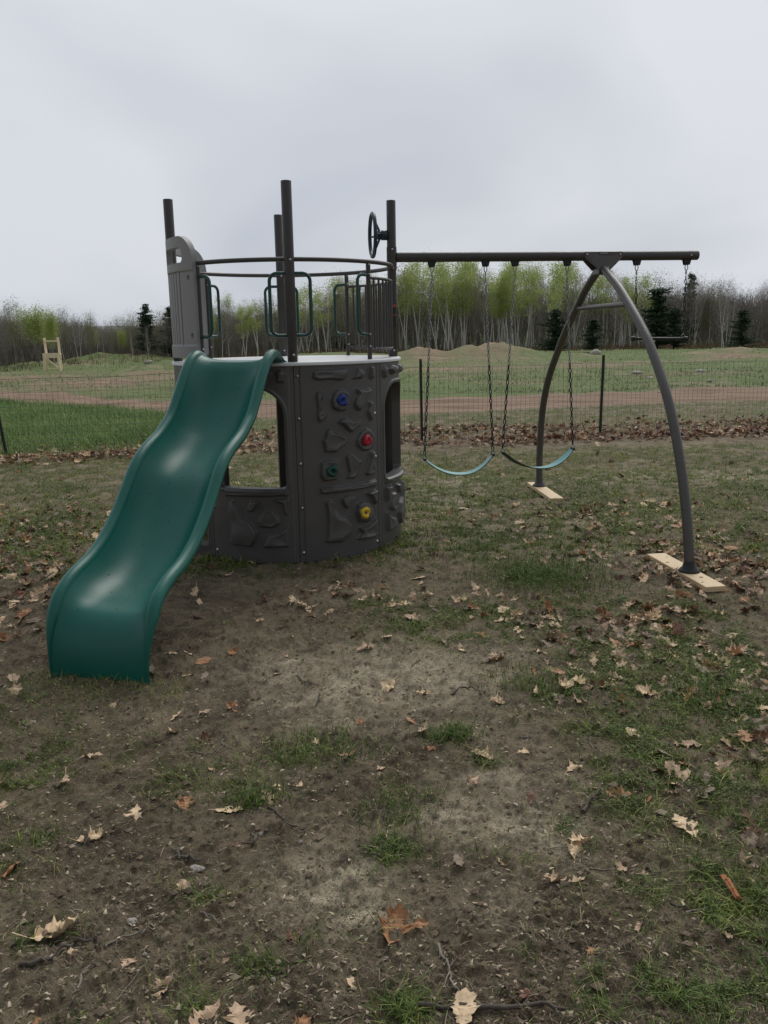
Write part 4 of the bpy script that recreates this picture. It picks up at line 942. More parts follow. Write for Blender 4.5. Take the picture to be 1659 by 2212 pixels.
def leaf_mesh_data(seed, curl=1.0):
    """strips from the midrib to each edge point, curled"""
    rg = np.random.default_rng(seed+500); st_, rt, tip, lf = leaf_outline(seed)
    V = []; F = []
    def add_side(P):
        prev = None
        pts = [(0.02, 0)]+P+[tip]
        mids = [(p[0], 0.0) for p in pts]; half = [((p[0]), p[1]*.5) for p in pts]
        base = len(V)
        for m_, h_, p in zip(mids, half, pts): V.extend([(m_[0], m_[1]), (h_[0], h_[1]), (p[0], p[1])])
        for i in range(len(pts)-1):
            a = base+i*3; b_ = a+3; F.append((a, a+1, b_+1, b_)); F.append((a+1, a+2, b_+2, b_+1))
    add_side(rt); add_side(lf)
    b0 = len(V); V.extend([(-.22, .010), (-.22, -.010), (.03, -.012), (.03, .012)]); F.append((b0, b0+1, b0+2, b0+3))
    V = np.array(V); X, Y = V[:, 0]-.5, V[:, 1]
    k1, k2, k3 = rg.uniform(-.4, 1.0)*curl, rg.uniform(-.2, 1.9)*curl, rg.uniform(-.9, .9)*curl
    Z = k1*X**2+k2*np.abs(Y)**1.5*.9+k3*X*Y+.03*np.sin(X*13+seed)*curl+.05*np.sin(Y*17+X*6+seed)*curl
    Z -= np.percentile(Z, 15)
    return np.stack([X, Y, Z], -1), F
LEAFC = {'pale tan': mat('leaf_pale_tan', (0.60, 0.42, 0.24), .6, scale=14, col2=(0.80, 0.61, 0.39)), 'light brown': mat('leaf_light_brown', (0.42, 0.28, 0.17), .65, scale=14, col2=(0.60, 0.43, 0.28)),
         'orange brown': mat('leaf_orange_brown', (0.30, 0.125, 0.045), .6, scale=14, col2=(0.42, 0.22, 0.10)), 'red brown': mat('leaf_red_brown', (0.105, 0.045, 0.026), .6, scale=14, col2=(0.20, 0.09, 0.05)), 'dull brown': mat('leaf_dull_brown', (0.19, 0.14, 0.095), .7, scale=14, col2=(0.33, 0.25, 0.18))}
LD = [leaf_mesh_data(i, .9 if i % 3 else .45) for i in range(9)]
LM = {}
def leaf_me(i, c):
    if (i, c) not in LM:
        V, F = LD[i]; me = bpy.data.meshes.new('oak_leaf'); me.from_pydata([tuple(v) for v in V], [], F); me.materials.append(LEAFC[c]); me.polygons.foreach_set('use_smooth', [False]*len(F)); LM[(i, c)] = me
    return LM[(i, c)]
LEAFPOS = []
def put_leaf(x, y, size, ang, c, i, label, group=None, tilt=(0, 0), dz=.004):
    o = bpy.data.objects.new('oak_leaf', leaf_me(i, c)); COL.objects.link(o); o.location = (x, y, tz(x, y)+dz); o.rotation_euler = (tilt[0], tilt[1], ang); o.scale = (size,)*3
    tag(o, label, 'leaf', group); LEAFPOS.append((x, y)); return o
# leaves that can be picked out one by one (picture spot, width there in picture units, turn, colour)
NAMED = [(287, 1725, 58, 95, 'pale tan', 0, 'largest pale tan oak leaf on dark soil, below the foot of the slide'),
 (195, 1770, 50, 20, 'pale tan', 1, 'pale tan oak leaf with thin lobes, left of and below the largest one'),
 (397, 1700, 55, 100, 'orange brown', 2, 'orange brown oak leaf between two pale tan ones below the slide'),
 (492, 1712, 50, 0, 'pale tan', 3, 'pale tan leaf on the dry straw tuft below the slide'),
 (192, 1595, 40, 15, 'light brown', 4, 'light brown leaf in green weeds straight below the end of the slide'),
 (118, 1990, 98, 25, 'pale tan', 5, 'long folded tan leaf near the left edge of the foreground'),
 (275, 2060, 38, 80, 'light brown', 6, 'small curled brown leaf at the lower left, below the long folded one'),
 (397, 1895, 34, 130, 'light brown', 7, 'squat pinkish brown leaf beside a small grass tuft, left of centre'),
 (455, 1623, 30, 70, 'light brown', 8, 'small brown leaf just above the straw tuft, left of centre'),
 (648, 1675, 28, 0, 'pale tan', 0, 'small pale tan leaf on open soil below the central grass patch'),
 (850, 2005, 78, 75, 'orange brown', 1, 'big orange brown oak leaf with deep lobes in the lower centre'),
 (905, 2002, 34, 10, 'orange brown', 2, 'small orange leaf touching the right of the big deep lobed one'),
 (1003, 2190, 66, 80, 'pale tan', 3, 'bright tan leaf on the bottom edge, right of the centre'),
 (1135, 2105+45, 46, 140, 'red brown', 4, 'dark red brown leaf on soil at the bottom, right of the bright tan one'),
 (445, 2200, 66, 60, 'light brown', 5, 'brown leaf cut by the bottom edge, the more leftward of a pair'),
 (515, 2195, 62, 110, 'light brown', 6, 'brown leaf cut by the bottom edge, the more rightward of a pair'),
 (648, 2208, 40, 30, 'orange brown', 7, 'orange yellow leaf cut by the bottom edge near the centre'),
 (913, 1882+13-315, 34, 60, 'light brown', 8, 'brown leaf on bare ground above the bright green tuft near the centre'),
 (888, 1560, 30, 120, 'orange brown', 0, 'small orange brown leaf on bare ground, upper of a close pair'),
 (915, 1495, 30, 10, 'pale tan', 1, 'pale leaf alone on the bare sandy patch in the middle'),
 (790, 1402, 38, 20, 'light brown', 2, 'light brown leaf on the sandy patch in front of the tower'),
 (438, 1415, 40, 60, 'orange brown', 3, 'rust coloured crumpled leaf on soil right of the slide foot'),
 (368, 1400, 24, 0, 'pale tan', 4, 'small pale leaf on soil just right of the slide foot'),
 (1338, 1718, 46, 150, 'orange brown', 5, 'glowing orange brown leaf at the edge of the right grass'),
 (1480, 1790, 62, 105, 'pale tan', 6, 'large yellowish leaf standing up on the right grass'),
 (1245, 1838, 44, 70, 'pale tan', 7, 'curled tan leaf on bare soil, right of centre in the foreground'),
 (1345, 1880, 38, 110, 'light brown', 8, 'pinkish brown leaf on soil near the right grass edge'),
 (1245, 1905, 36, 20, 'light brown', 0, 'light brown leaf on bare soil, right one of a low pair'),
 (1200, 1900, 44, 5, 'light brown', 1, 'flat brown leaf on bare soil, left one of a low pair'),
 (1240, 1655, 38, 40, 'pale tan', 2, 'tan folded leaf beside a short dark twig, right of centre'),
 (1368, 1590, 44, 100, 'pale tan', 3, 'pale pinkish leaf standing up in dark weeds at right'),
 (1483, 1612, 56, 170, 'light brown', 4, 'broad brown leaf in the right grass, near the red leaves'),
 (1250, 1485, 36, 95, 'pale tan', 5, 'upright tan leaf among dark green weeds, right of centre'),
 (1205, 1470, 30, 20, 'orange brown', 6, 'small orange leaf in dark weeds, left of the upright tan one'),
 (1135, 1630, 30, 10, 'pale tan', 7, 'tiny pale leaf on the soil border of the right grass'),
 (748, 1618, 36, 30, 'orange brown', 8, 'rust orange leaf in the central grass patch'),
 (822, 1645, 28, 60, 'light brown', 0, 'small brown leaf at the right end of the central grass patch'),
 (1590, 1405, 46, 10, 'light brown', 1, 'broad pinkish brown leaf near the right edge, beyond the dark green tuft'),
 (1085, 1340+2, 34, 10, 'pale tan', 2, 'pale leaf in thin grass in front of the swings'),
 (905, 1248, 26, 20, 'pale tan', 3, 'pale leaf on the ground right below the tower'),
 (1075, 1205, 40, 0, 'light brown', 4, 'brown leaf on open ground between the tower and the nearer board'),
 (1380, 1250, 34, 10, 'pale tan', 5, 'pale leaf lying left of the nearer pine board')]
for px, py, wpx, deg, c, i, lab in NAMED:
    p = G(px, py); dpt = p[1]; size = wpx/F_PX*math.hypot(dpt, HC)*1.0; size = min(max(size*1.22, .055), .15)
    put_leaf(p[0], p[1], size, R(deg), c, i % 9, lab, None, (random.uniform(-.25, .25), random.uniform(-.25, .25)), .006)
LZ = [(700, 1290, 90, 30, .35), (1000, 1320, 260, 45, .25), (1300, 1350, 260, 50, .6), (1500, 1480, 220, 90, 1.0), (1600, 1560, 120, 90, 1.0), (1560, 1700, 130, 110, .55), (1400, 1400, 200, 60, .8), (1550, 1230, 180, 50, 1.1), (1400, 1170, 250, 40, .8), (1200, 1110, 200, 22, .8),
      (60, 1180, 150, 70, 1.2), (150, 1230, 110, 50, .8), (40, 1300, 90, 60, .7), (30, 1100, 200, 20, .35), (1500, 1090, 250, 25, .5), (1260, 1090, 80, 12, 1.0), (830, 1500, 300, 120, .05), (800, 1900, 900, 300, .035), (1400, 1900, 300, 200, .07)]
def dl(x, y):
    v = np.zeros_like(x)
    for b_ in LZ: v = np.maximum(v, b_[4]*blob(x, y, *b_[:4]))
    v = v*np.clip(.2+1.9*(fbm(x*2.6, y*2.6, 91, 3)-.25), 0, 1.3); m = masks(x, y)
    v = np.maximum(v, 1.35*m['litter']*(y > 10.5)); v = np.maximum(v, .02); v = np.where(y < 11, v*1.25, v)*np.clip((y-1.6)/3.0, .06, 1)
    return np.where(TW(x, y) | on_board(x, y), 0, np.clip(v, 0, 1))
xs, ys, rg = rand_pts(24000, (1.75, 17.5), dl, 31); xw, yw, _ = rand_pts(34000, (11.3, 15.5), lambda x, y: masks(x, y)['litter']*1.2, 32); xs = np.concatenate([xs, xw]); ys = np.concatenate([ys, yw])
o_ = np.argsort(ys); xs, ys = xs[o_], ys[o_]; CK = list(LEAFC); n_ind = 300-len(NAMED)
def pick_col(x, y, r_):
    if y > 11.3 and x > -1: w_ = [.08, .20, .12, .38, .22]
    elif y > 11.3: w_ = [.15, .33, .12, .15, .25]
    else: w_ = [.17, .36, .10, .14, .23]
    return CK[int(np.searchsorted(np.cumsum(w_), min(r_, .999)))]
inview = [(x, y) for x, y in zip(xs, ys) if abs(x) < .46*y]; print('leaves', len(xs), 'in view', len(inview))
# first the nearest ones as things
cnt = 0; rest = []
for x, y in zip(xs, ys):
    if cnt < n_ind and abs(x) < .46*y:
        if min((x-a)**2+(y-b_)**2 for a, b_ in LEAFPOS[-400:]) < .02**2: continue
        c = pick_col(x, y, rg.random()); s = rg.uniform(.045, .11) if y < 3 else rg.uniform(.06, .12)
        reg = 'the grass at the right' if x > .9 else ('the bare soil' if abs(x) <= .9 else 'the soil at the left')
        put_leaf(x, y, s*(.8 if y < 3 else 1), rg.uniform(0, 2*PI), c, int(rg.integers(9)), '%s fallen oak leaf, one of many scattered on %s' % (c, reg), '%s leaves scattered on %s' % (c, reg), (rg.uniform(-.5, .5), rg.uniform(-.5, .5)), rg.uniform(-.010, .008)); cnt += 1
    else: rest.append((x, y))
print('individual leaves', cnt, 'rest', len(rest))
rest = np.array(rest); n = len(rest); VV = []; FF = []; MI = []; off = 0
zt = terrain(rest[:, 0], rest[:, 1])
for i in range(n):
    x, y = rest[i]; V, F = LD[int(rg.integers(9))]; s = rg.uniform(.06, .125); a, b_, c = rg.uniform(0, 2*PI), rg.normal(0, .5), rg.normal(0, .5)
    Rm = np.array(Matrix.Rotation(a, 3, 'Z') @ Matrix.Rotation(b_, 3, 'X') @ Matrix.Rotation(c, 3, 'Y'))
    VV.append((V*s)@Rm.T+np.array([x, y, zt[i]+.010+.03*rg.random()*(y > 11.3)])); FF.append(np.array(F)+off); off += len(V); MI += [CK.index(pick_col(x, y, rg.random()))]*len(F)
link('leaf_litter', mesh_np('leaf_litter', np.concatenate(VV), [np.concatenate(FF)], list(LEAFC.values()), MI), kind='stuff', label='drifts of dead oak leaves raked along the fence and lawn', cat='leaves')

# ------------------------------------------------------------------ twigs, bark, stones
mTwig = mat('weathered_twig', (0.055, 0.042, 0.032), .85, scale=30, col2=(0.13, 0.105, 0.085), bump=.4, bscale=120)
mTwigL = mat('pale_twig', (0.17, 0.145, 0.115), .85, scale=30, col2=(0.28, 0.25, 0.21), bump=.4, bscale=120)
mBark = mat('orange_bark', (0.26, 0.075, 0.025), .8, scale=25, col2=(0.40, 0.15, 0.06), bump=.5, bscale=80)
TWIGS = [([(945, 2040), (965, 2080), (975, 2120), (985, 2150)], .0055, 1, 'pale forked twig standing out on dark soil at the bottom centre', [(985, 2150), (960, 2140)]),
 ([(580, 1715), (610, 1745), (650, 1770), (660, 1780)], .006, 0, 'dark straight stick pressed into soil below the central grass patch', None),
 ([(380, 1800), (385, 1820), (405, 1828), (432, 1832)], .009, 0, 'thick black stick with a crook, left of centre', None),
 ([(545, 1770), (550, 1790), (545, 1800), (520, 1802)], .008, 0, 'short bent dark stick at the left of the pale sand', None),
 ([(225, 2025), (260, 2010), (290, 2005), (330, 1995)], .005, 1, 'thin crooked twig to the right of the long folded leaf', None),
 ([(140, 2030), (165, 2010), (200, 2012), (215, 2005)], .007, 0, 'knobbly dark twig touching the long folded leaf', [(165, 2010), (180, 1990)]),
 ([(170, 2120), (178, 2085), (205, 2060)], .004, 1, 'thin twig beneath the small curled leaf at the lower left', None),
 ([(1260, 1755), (1275, 1735), (1300, 1722)], .009, 0, 'short thick dark twig with chewed pale end, right of centre', None),
 ([(1480, 1975), (1540, 1965), (1560, 1950)], .005, 1, 'pale thin twig in the lower right corner grass', None),
 ([(1450, 1950), (1490, 1972), (1510, 1975)], .004, 0, 'thin twig just left of the orange bark piece', None),
 ([(830, 1400+345), (800, 1745), (760, 1742)], .0035, 1, 'thin pale straw twig left of the tuft in the centre', None),
 ([(640, 1450), (660, 1465), (690, 1470)], .004, 0, 'small dark twig on the sandy patch in front of the slide', None),
 ([(970, 1500), (1010, 1490), (1050, 1500)], .006, 0, 'dark bent stick on the sandy patch in the middle', None),
 ([(40, 1990+80), (100, 2060), (140, 2030)], .009, 0, 'long dark half buried branch at the lower left edge', None),
 ([(900, 2170), (1020, 2185), (1160, 2180), (1230, 2190)], .010, 0, 'long dark half buried root along the bottom edge', None),
 ([(1150, 1430+235), (1180, 1660), (1200, 1672)], .003, 0, 'hair thin dark twig beside the folded leaf, right of centre', None),
 ([(420, 1590), (450, 1600), (500, 1592)], .004, 0, 'dark twig in the weeds beneath the slide', None),
 ([(300, 1680+40), (345, 1695), (360, 1690)], .005, 0, 'dark stick right of the largest tan leaf', None),
 ([(680, 1510), (690, 1495), (692, 1488)], .006, 0, 'little curved dark twig on the pale soil', None)]
for pts, r_, pale, lab, br in TWIGS:
    P = np.array([[*G(*p), 0] for p in pts]); o0 = P[0].copy(); C_ = catmull(P, 4); jit = rg.normal(0, r_*.5, C_.shape); C_ = C_+jit*[1, 1, 0]
    C_[:, 2] = terrain(C_[:, 0], C_[:, 1])+r_*.8+np.linspace(0, .008, len(C_)); rad = np.linspace(r_, r_*.45, len(C_))*(1+.2*rg.normal(size=len(C_))).clip(.7, 1.3)
    o0[2] = C_[0, 2]; b = MB(); b.tube(C_-o0, list(rad*.85), 7)
    for k in range(2):
        j = int(rg.integers(2, len(C_)-1)); d = rg.normal(size=3)*[.03, .03, .006]; d[2] = abs(d[2])+.004; b.tube([C_[j]-o0, C_[j]-o0+d*.6, C_[j]-o0+d], [r_*.35, r_*.25, r_*.15], 5)
    if br:
        q = np.array([*G(*br[1]), 0]); q[2] = terrain(q[0:1], q[1:2])[0]+.01; j = len(C_)//2; b.tube([C_[j]-o0, (C_[j]+q)/2-o0+up*.006, q-o0], [r_*.5, r_*.35, r_*.2], 6)
    b.build('twig', mTwigL if pale else mTwig, None, label=lab, cat='twig', loc=tuple(o0))
for k in range(34):
    ty = float(np.exp(rg.uniform(np.log(1.8), np.log(6.0)))); tx = float(rg.uniform(-.44, .44)*ty)
    if math.hypot(tx-CX, ty-CY) < 1.2 or bool(on_board(np.array([tx]), np.array([ty]))[0]): continue
    a = rg.uniform(0, 6.28); L_ = rg.uniform(.05, .20); r_ = rg.uniform(.0012, .0032); n_ = 9; tt = np.linspace(0, 1, n_); hd_ = a+np.cumsum(rg.normal(0, .16, n_)); P = np.stack([tx+np.cumsum(np.cos(hd_))*L_/n_, ty+np.cumsum(np.sin(hd_))*L_/n_, 0*tt], -1)
    P[:, 2] = terrain(P[:, 0], P[:, 1])+r_+.004*rg.random(); o0 = P[0].copy(); b = MB(); b.tube(P-o0, list(np.linspace(r_, r_*.5, n_)), 5); j = int(rg.integers(2, 7)); d = rg.normal(size=3)*[.02, .02, .004]; b.tube([P[j]-o0, P[j]-o0+d], [r_*.6, r_*.3], 4)
    pale = k % 3 == 0; b.build('twig', mTwigL if pale else mTwig, None, label='thin %s twig, one of many strewn over the foreground soil' % ('pale' if pale else 'dark'), cat='twig', group='thin %s twigs over the foreground' % ('pale' if pale else 'dark'), loc=tuple(o0))
p = G(1576, 1935); p2 = G(1576, 1908); p3 = G(1574, 1960)
b = MB(); 
L_ = p2[1]-p3[1]; b.box((0, 0, .006), (.018, L_*1.0, .007), Matrix.Rotation(.03, 4, 'Z'), .0015); b.box((.004, -.01, .011), (.011, L_*.8, .004), Matrix.Rotation(-.05, 4, 'Z'), .001)
b.build('bark_piece', mBark, None, label='flat orange piece of bark lying in grass at the lower right', cat='bark', loc=(p[0], p[1], tz(p[0], p[1])+.004))
def rock_me(seed, n=3):
    import bmesh
    bm_ = bmesh.new(); bmesh.ops.create_icosphere(bm_, subdivisions=n, radius=.5); rg2 = np.random.default_rng(seed); ph = rg2.uniform(0, 9, 6)
    for v in bm_.verts:
        c = v.co; k = 1+.18*math.sin(c.x*5+ph[0])+.14*math.sin(c.y*7+ph[1])+.12*math.sin(c.z*6+ph[2])+.06*math.sin(c.x*17+c.y*13+ph[3]); v.co = c*k
    me = bpy.data.meshes.new('rock'); bm_.to_mesh(me); bm_.free(); me.materials.append(mRock); return me
RK = [rock_me(i) for i in range(4)]
def rock(px, py, wpx, hpx, lab, name='rock'):
    p = G(px, py); s = math.hypot(p[1], HC)/F_PX; o = link(name, RK[int(px) % 4], None, label=lab, cat='rock'); w_ = wpx*s; h_ = hpx*s
    o.location = (p[0], p[1]+.2*w_, tz(p[0], p[1])+h_*.25); o.scale = (w_, w_*.8, h_*1.3); o.rotation_euler = (0, 0, px); return o
for r4 in [(1287, 768, 26, 13, 'pale boulder before the tree line, between the two curved swing legs'), (1379, 807, 20, 8, 'pale flat rock in the field left of the nearer swing leg'), (1405, 813, 16, 7, 'smaller pale rock in the field touching the view of the nearer swing leg'),
           (1514, 805, 22, 7, 'flat pale rock in the field right of the nearer swing leg'), (1534, 824, 12, 6, 'small pale rock closest to the dirt track at right'), (1540, 758, 14, 5, 'small rock beneath the trees right of the trapeze'),
           (320, 790, 18, 9, 'pale rock on the mound left of the tower'), (1425, 845, 8, 4, 'tiny rock on the far side of the dirt track at right'), (625+20, 800, 12, 6, 'little rock behind the tower'), (424, 1845+12, 27, 13, 'pale pebble left of centre in the foreground')][:8]: rock(*r4)
for px, py, w_, lab in ((425, 1855-342, 13, None),): pass
PEB = [(424, 1832+22-342+338, 26, 11, 'pale flat stone on the soil left of centre'), (282, 1967, 22, 9, 'broken pale stone chip below the small grass tuft'), (1190, 1880, 0, 0, None), (310, 2010+30, 10, 6, 'small white pebble right of the long folded leaf'), (648, 2133-330, 9, 7, 'small white pebble in the centre foreground'),
       (835, 2060, 12, 8, 'tiny pale pebble below the big orange leaf'), (562, 1770, 12, 7, 'small grey pebble near the bent dark stick'), (590, 2110, 12, 8, 'white pebble on the dark soil at the bottom')]
for px, py, w_, h_, lab in PEB:
    if lab: rock(px, py, w_, h_, lab, 'pebble')

# ------------------------------------------------------------------ trees
mBirch = mat('birch_bark', (0.48, 0.46, 0.43), .8, scale=3, col2=(0.75, 0.73, 0.69), streak=(1, 1, 4))
mGreyBark = mat('grey_bark', (0.16, 0.14, 0.125), .85, scale=4, col2=(0.28, 0.255, 0.23))
mPineBark = mat('pine_bark', (0.05, 0.04, 0.03), .9)
mLeafG = blade_mat('spring_leaves', (0.24, 0.31, 0.07), (0.37, 0.45, 0.12), (0.54, 0.58, 0.24), .6, .45)
mLeafO = blade_mat('olive_buds', (0.13, 0.145, 0.06), (0.18, 0.19, 0.08), (0.27, 0.26, 0.12), .7, .3)
mTwigs = blade_mat('bare_twigs', (0.165, 0.145, 0.13), (0.265, 0.235, 0.21), (0.41, 0.365, 0.33), .85, 0)
mNeedle = blade_mat('pine_needles', (0.018, 0.040, 0.022), (0.034, 0.068, 0.034), (0.065, 0.11, 0.05), .7, .1)
mReed = blade_mat('dry_broom_grass', (0.10, 0.062, 0.040), (0.18, 0.115, 0.072), (0.27, 0.195, 0.13), .8, .1)
def shards(P, L, w, rg, upb=0.0):
    """small leaf-like triangles/quads at P"""
    n = len(P); d = rg.normal(size=(n, 3)); d[:, 2] = d[:, 2]*.8+upb; d /= np.linalg.norm(d, axis=1)[:, None]
    s = np.cross(d, rg.normal(size=(n, 3))); s /= np.linalg.norm(s, axis=1)[:, None]; L = np.broadcast_to(L, n)[:, None]; w = np.broadcast_to(w, n)[:, None]
    V = np.stack([P-d*L/2, P+s*w/2, P+d*L/2, P-s*w/2], 1).reshape(-1, 3); k = np.arange(n)*4
    return V, np.stack([k, k+1, k+2, k+3], -1)
def trunk_mb(H, r0, bend, rg, limbs, spread, lo=.35, multi=1):
    b = MB(); tips = []
    for m_ in range(multi):
        a0 = rg.uniform(0, 6.28); ln = rg.uniform(.05, .16)*(multi > 1)
        pts = [];
        for i in range(7):
            t = i/6; pts.append(np.array([bend*math.sin(t*2.2+m_)*H*.05+ln*H*t*math.cos(a0), ln*H*t*math.sin(a0)+bend*math.cos(t*3)*H*.02, t*H*.95-.1]))
        b.tube(pts, [r0*(1-.85*i/6) for i in range(7)], 5, cap=False)
        for k in range(limbs):
            t = lo+(.95-lo)*k/limbs+rg.uniform(-.02, .02); i = min(int(t*6), 5); p = pts[i]+(pts[i+1]-pts[i])*(t*6-i); a = rg.uniform(0, 6.28); l = spread*H*(1.05-t)*rg.uniform(.6, 1.1)+.05*H
            q = p+np.array([math.cos(a)*l*.55, math.sin(a)*l*.55, l*.75]); mid = (p+q)/2+np.array([0, 0, -l*.06]); b.tube([p, mid, q], [r0*.32*(1.1-t)+.006, r0*.2*(1.1-t)+.005, .004], 3, cap=False); tips += [q, mid]
        tips.append(pts[-1])
    return b, tips
TP = {}
def make_tree(kind, var):
    rg = np.random.default_rng(hash((kind, var)) % 1000 if False else (sum(map(ord, kind))*7+var*13)); root = bpy.data.objects.new('tree_tmp', None)
    parts = []
    H = 7.5
    if kind == 'birch':
        b, tips = trunk_mb(H, .050+.012*(var % 3), .6+.5*(var % 3), rg, 12, .22, .45, 2+(var % 2)); parts.append(('trunk', b.mesh('trunk', mBirch)))
        tp = np.array(tips); tp = tp[tp[:, 2] > H*.45]; c = tp[rg.integers(len(tp), size=4200)]+rg.normal(size=(4200, 3))*[.24, .24, .30]; c = c[c[:, 2] > H*.44]; c = c[(fbm(c[:, 0]*1.6+var, c[:, 2]*1.6, 3, 2)+fbm(c[:, 1]*1.6, c[:, 2]*1.6+5, 6, 2)) > .86]
        V, q = shards(c, rg.uniform(.06, .13, len(c)), .06, rg); rv = np.repeat(rg.random(len(c)), 4)
        parts.append(('crown', mesh_np('crown', V, q, [mLeafG], attrs={'rnd': ('FLOAT', rv)})))
    elif kind == 'bare':
        b, tips = trunk_mb(H, .055, .9, rg, 18, .26, .28, 1+(var % 2)); parts.append(('trunk', b.mesh('trunk', mBirch if var % 3 == 0 else mGreyBark)))
        tp = np.array(tips); c = tp[rg.integers(len(tp), size=1500)]+rg.normal(size=(1500, 3))*[.30, .30, .45]; V, q = shards(c, rg.uniform(.25, .65, len(c)), .014, rg, 1.2); rv = np.repeat(rg.random(len(c)), 4)
        parts.append(('crown', mesh_np('crown', V, q, [mTwigs], attrs={'rnd': ('FLOAT', rv)})))
    elif kind == 'olive':
        b, tips = trunk_mb(H, .05, .9, rg, 18, .28, .25, 2); parts.append(('trunk', b.mesh('trunk', mGreyBark)))
        tp = np.array(tips); c = tp[rg.integers(len(tp), size=1700)]+rg.normal(size=(1700, 3))*[.38, .38, .45]; L_ = np.where(rg.random(len(c)) < .5, .5, .11); w_ = np.where(L_ > .3, .014, .07); V, q = shards(c, L_, w_, rg, .8); rv = np.repeat(rg.random(len(c)), 4)
        parts.append(('crown', mesh_np('crown', V, q, [mLeafO], attrs={'rnd': ('FLOAT', rv)})))
    elif kind == 'dome':                                            # round bushy tree in fresh leaf
        b, tips = trunk_mb(H*.9, .05, .7, rg, 18, .34, .38, 3); parts.append(('trunk', b.mesh('trunk', mGreyBark)))
        tp = np.array(tips); c = tp[rg.integers(len(tp), size=5200)]+rg.normal(size=(5200, 3))*[.46, .46, .50]; c = c[c[:, 2] > H*.28]; V, q = shards(c, rg.uniform(.09, .17, len(c)), .09, rg); rv = np.repeat(rg.random(len(c)), 4)
        parts.append(('crown', mesh_np('crown', V, q, [mLeafG], attrs={'rnd': ('FLOAT', rv)})))
    elif kind == 'pine':
        b = MB(); b.tube([(0, 0, -.1), (.03, 0, H*.5), (0, .02, H*.97)], [.10, .07, .015], 6, cap=False); cs = []
        for i in range(150):
            t = rg.uniform(.06, 1)**.9; l = (1.04-t)**.42*H*.20*rg.uniform(.3, 1.4)*(.8+.2*math.sin(t*11+var)); a = rg.uniform(0, 6.28); p = np.array([0, 0, t*H]); q = p+np.array([math.cos(a)*l, math.sin(a)*l, l*.22-.05]); b.tube([p, q], [.022*(1.1-t)+.004, .004], 3, cap=False)
            k = int(18+34*l); tt = rg.uniform(.2, 1.02, k)[:, None]; cs.append(p+(q-p)*tt+rg.normal(size=(k, 3))*[.13, .13, .07])
        parts.append(('trunk', b.mesh('trunk', mPineBark))); c = np.concatenate(cs); V, q = shards(c, rg.uniform(.16, .34, len(c)), .09, rg, .3); rv = np.repeat(rg.random(len(c)), 4)
        parts.append(('crown', mesh_np('crown', V, q, [mNeedle], attrs={'rnd': ('FLOAT', rv)})))
    bpy.data.objects.remove(root); return parts
NAMES = {'birch': 'birch_tree', 'bare': 'bare_tree', 'olive': 'budding_tree', 'dome': 'leafy_tree', 'pine': 'pine_tree'}
CATS = {'birch': 'birch tree', 'bare': 'bare tree', 'olive': 'tree', 'dome': 'tree', 'pine': 'pine tree'}
def tree(kind, var, x, y, H, label, group=None, wide=1.0, rz=None):
    if (kind, var) not in TP: TP[(kind, var)] = make_tree(kind, var)
    z = tz(x, y); r = empty(NAMES[kind], (x, y, z-.05), rg.uniform(0, 6.28) if rz is None else rz, label=label, cat=CATS[kind], group=group)
    s = H/7.5; r.scale = (s*wide, s*wide, s)
    for nm, me in TP[(kind, var)]:
        o = bpy.data.objects.new(nm, me); COL.objects.link(o); o.parent = r
    return r
TOPX = [-150, 0, 60, 110, 160, 200, 240, 290, 330, 370, 440, 480, 520, 600, 660, 720, 790, 860, 950, 1000, 1100, 1200, 1300, 1400, 1500, 1659, 1800]
TOPY = [655, 655, 650, 655, 668, 676, 692, 672, 662, 668, 655, 636, 650, 640, 622, 605, 590, 572, 556, 565, 570, 566, 578, 596, 590, 594, 594]
BASX = [-150, 0, 200, 400, 860, 1200, 1659, 1800]; BASY = [800, 797, 786, 779, 762, 754, 746, 744]
def place(px, back, kind, var, label, group, hs=1.0, wide=1.0):
    by = np.interp(px, BASX, BASY); p = G(px, by); y = p[1]+back; x = p[0]*y/p[1]; top = np.interp(px, TOPX, TOPY)
    H = at_y(px, top, y)[2]-tz(x, y); return tree(kind, var, x, y, H*hs, label, group, wide)
LBL = {'birch': ('slim white trunked birch in fresh green leaf, in the row along the far field', 'green birches along the far field'),
       'bare': ('leafless grey brown tree in the wood edge beyond the field', 'leafless trees along the wood edge'),
       'olive': ('thin tree with dull olive buds in the wood edge beyond the field', 'budding trees along the wood edge')}
# front rows
n_t = 0
for row, (back, step) in enumerate(((0.5, 15), (4, 17), (8, 19))):
    px = -330.0+row*5
    while px < 1960:
        q = rg.random(); sp = step*rg.uniform(.6, 1.4)
        if px < 140: k = 'olive' if q < .35 else 'bare'
        elif px < 430: k = 'olive' if q < .55 else 'bare'
        elif px < 640: k = 'birch' if q < .50 else ('olive' if q < .75 else 'bare')
        elif px < 860: k = 'bare' if q < .45 else ('birch' if q < .8 else 'olive')
        elif px < 1225: k = 'birch' if q < .66 else 'bare'
        elif px < 1400: k = 'birch' if q < .5 else 'bare'
        else: k = 'bare' if q < .88 else 'olive'
        if any(abs(px-c) < w for c, w in ((1418, 34), (1455, 25), (1600, 30), (1200, 28), (1280, 30), (322, 28), (268, 14), (80, 40))) and row == 0: px += sp; continue
        place(px, back+rg.uniform(-1.5, 1.5), k, int(rg.integers(6)), *LBL[k], hs=rg.uniform(.78, 1.09) if k != 'bare' else rg.uniform(.70, 1.0), wide=rg.uniform(.9, 1.25)); n_t += 1
        px += sp
print('row trees', n_t)
def single(px, basey, topy, kind, var, label, wide=1.0, back=0):
    p = G(px, basey); y = p[1]+back; x = p[0]*y/p[1]; H = at_y(px, topy, y)[2]-tz(x, y); tree(kind, var, x, y, H, label, None, wide)
single(82, 798, 648, 'dome', 0, 'broad yellow green tree in fresh leaf behind the lumber chair', 1.25, 3)
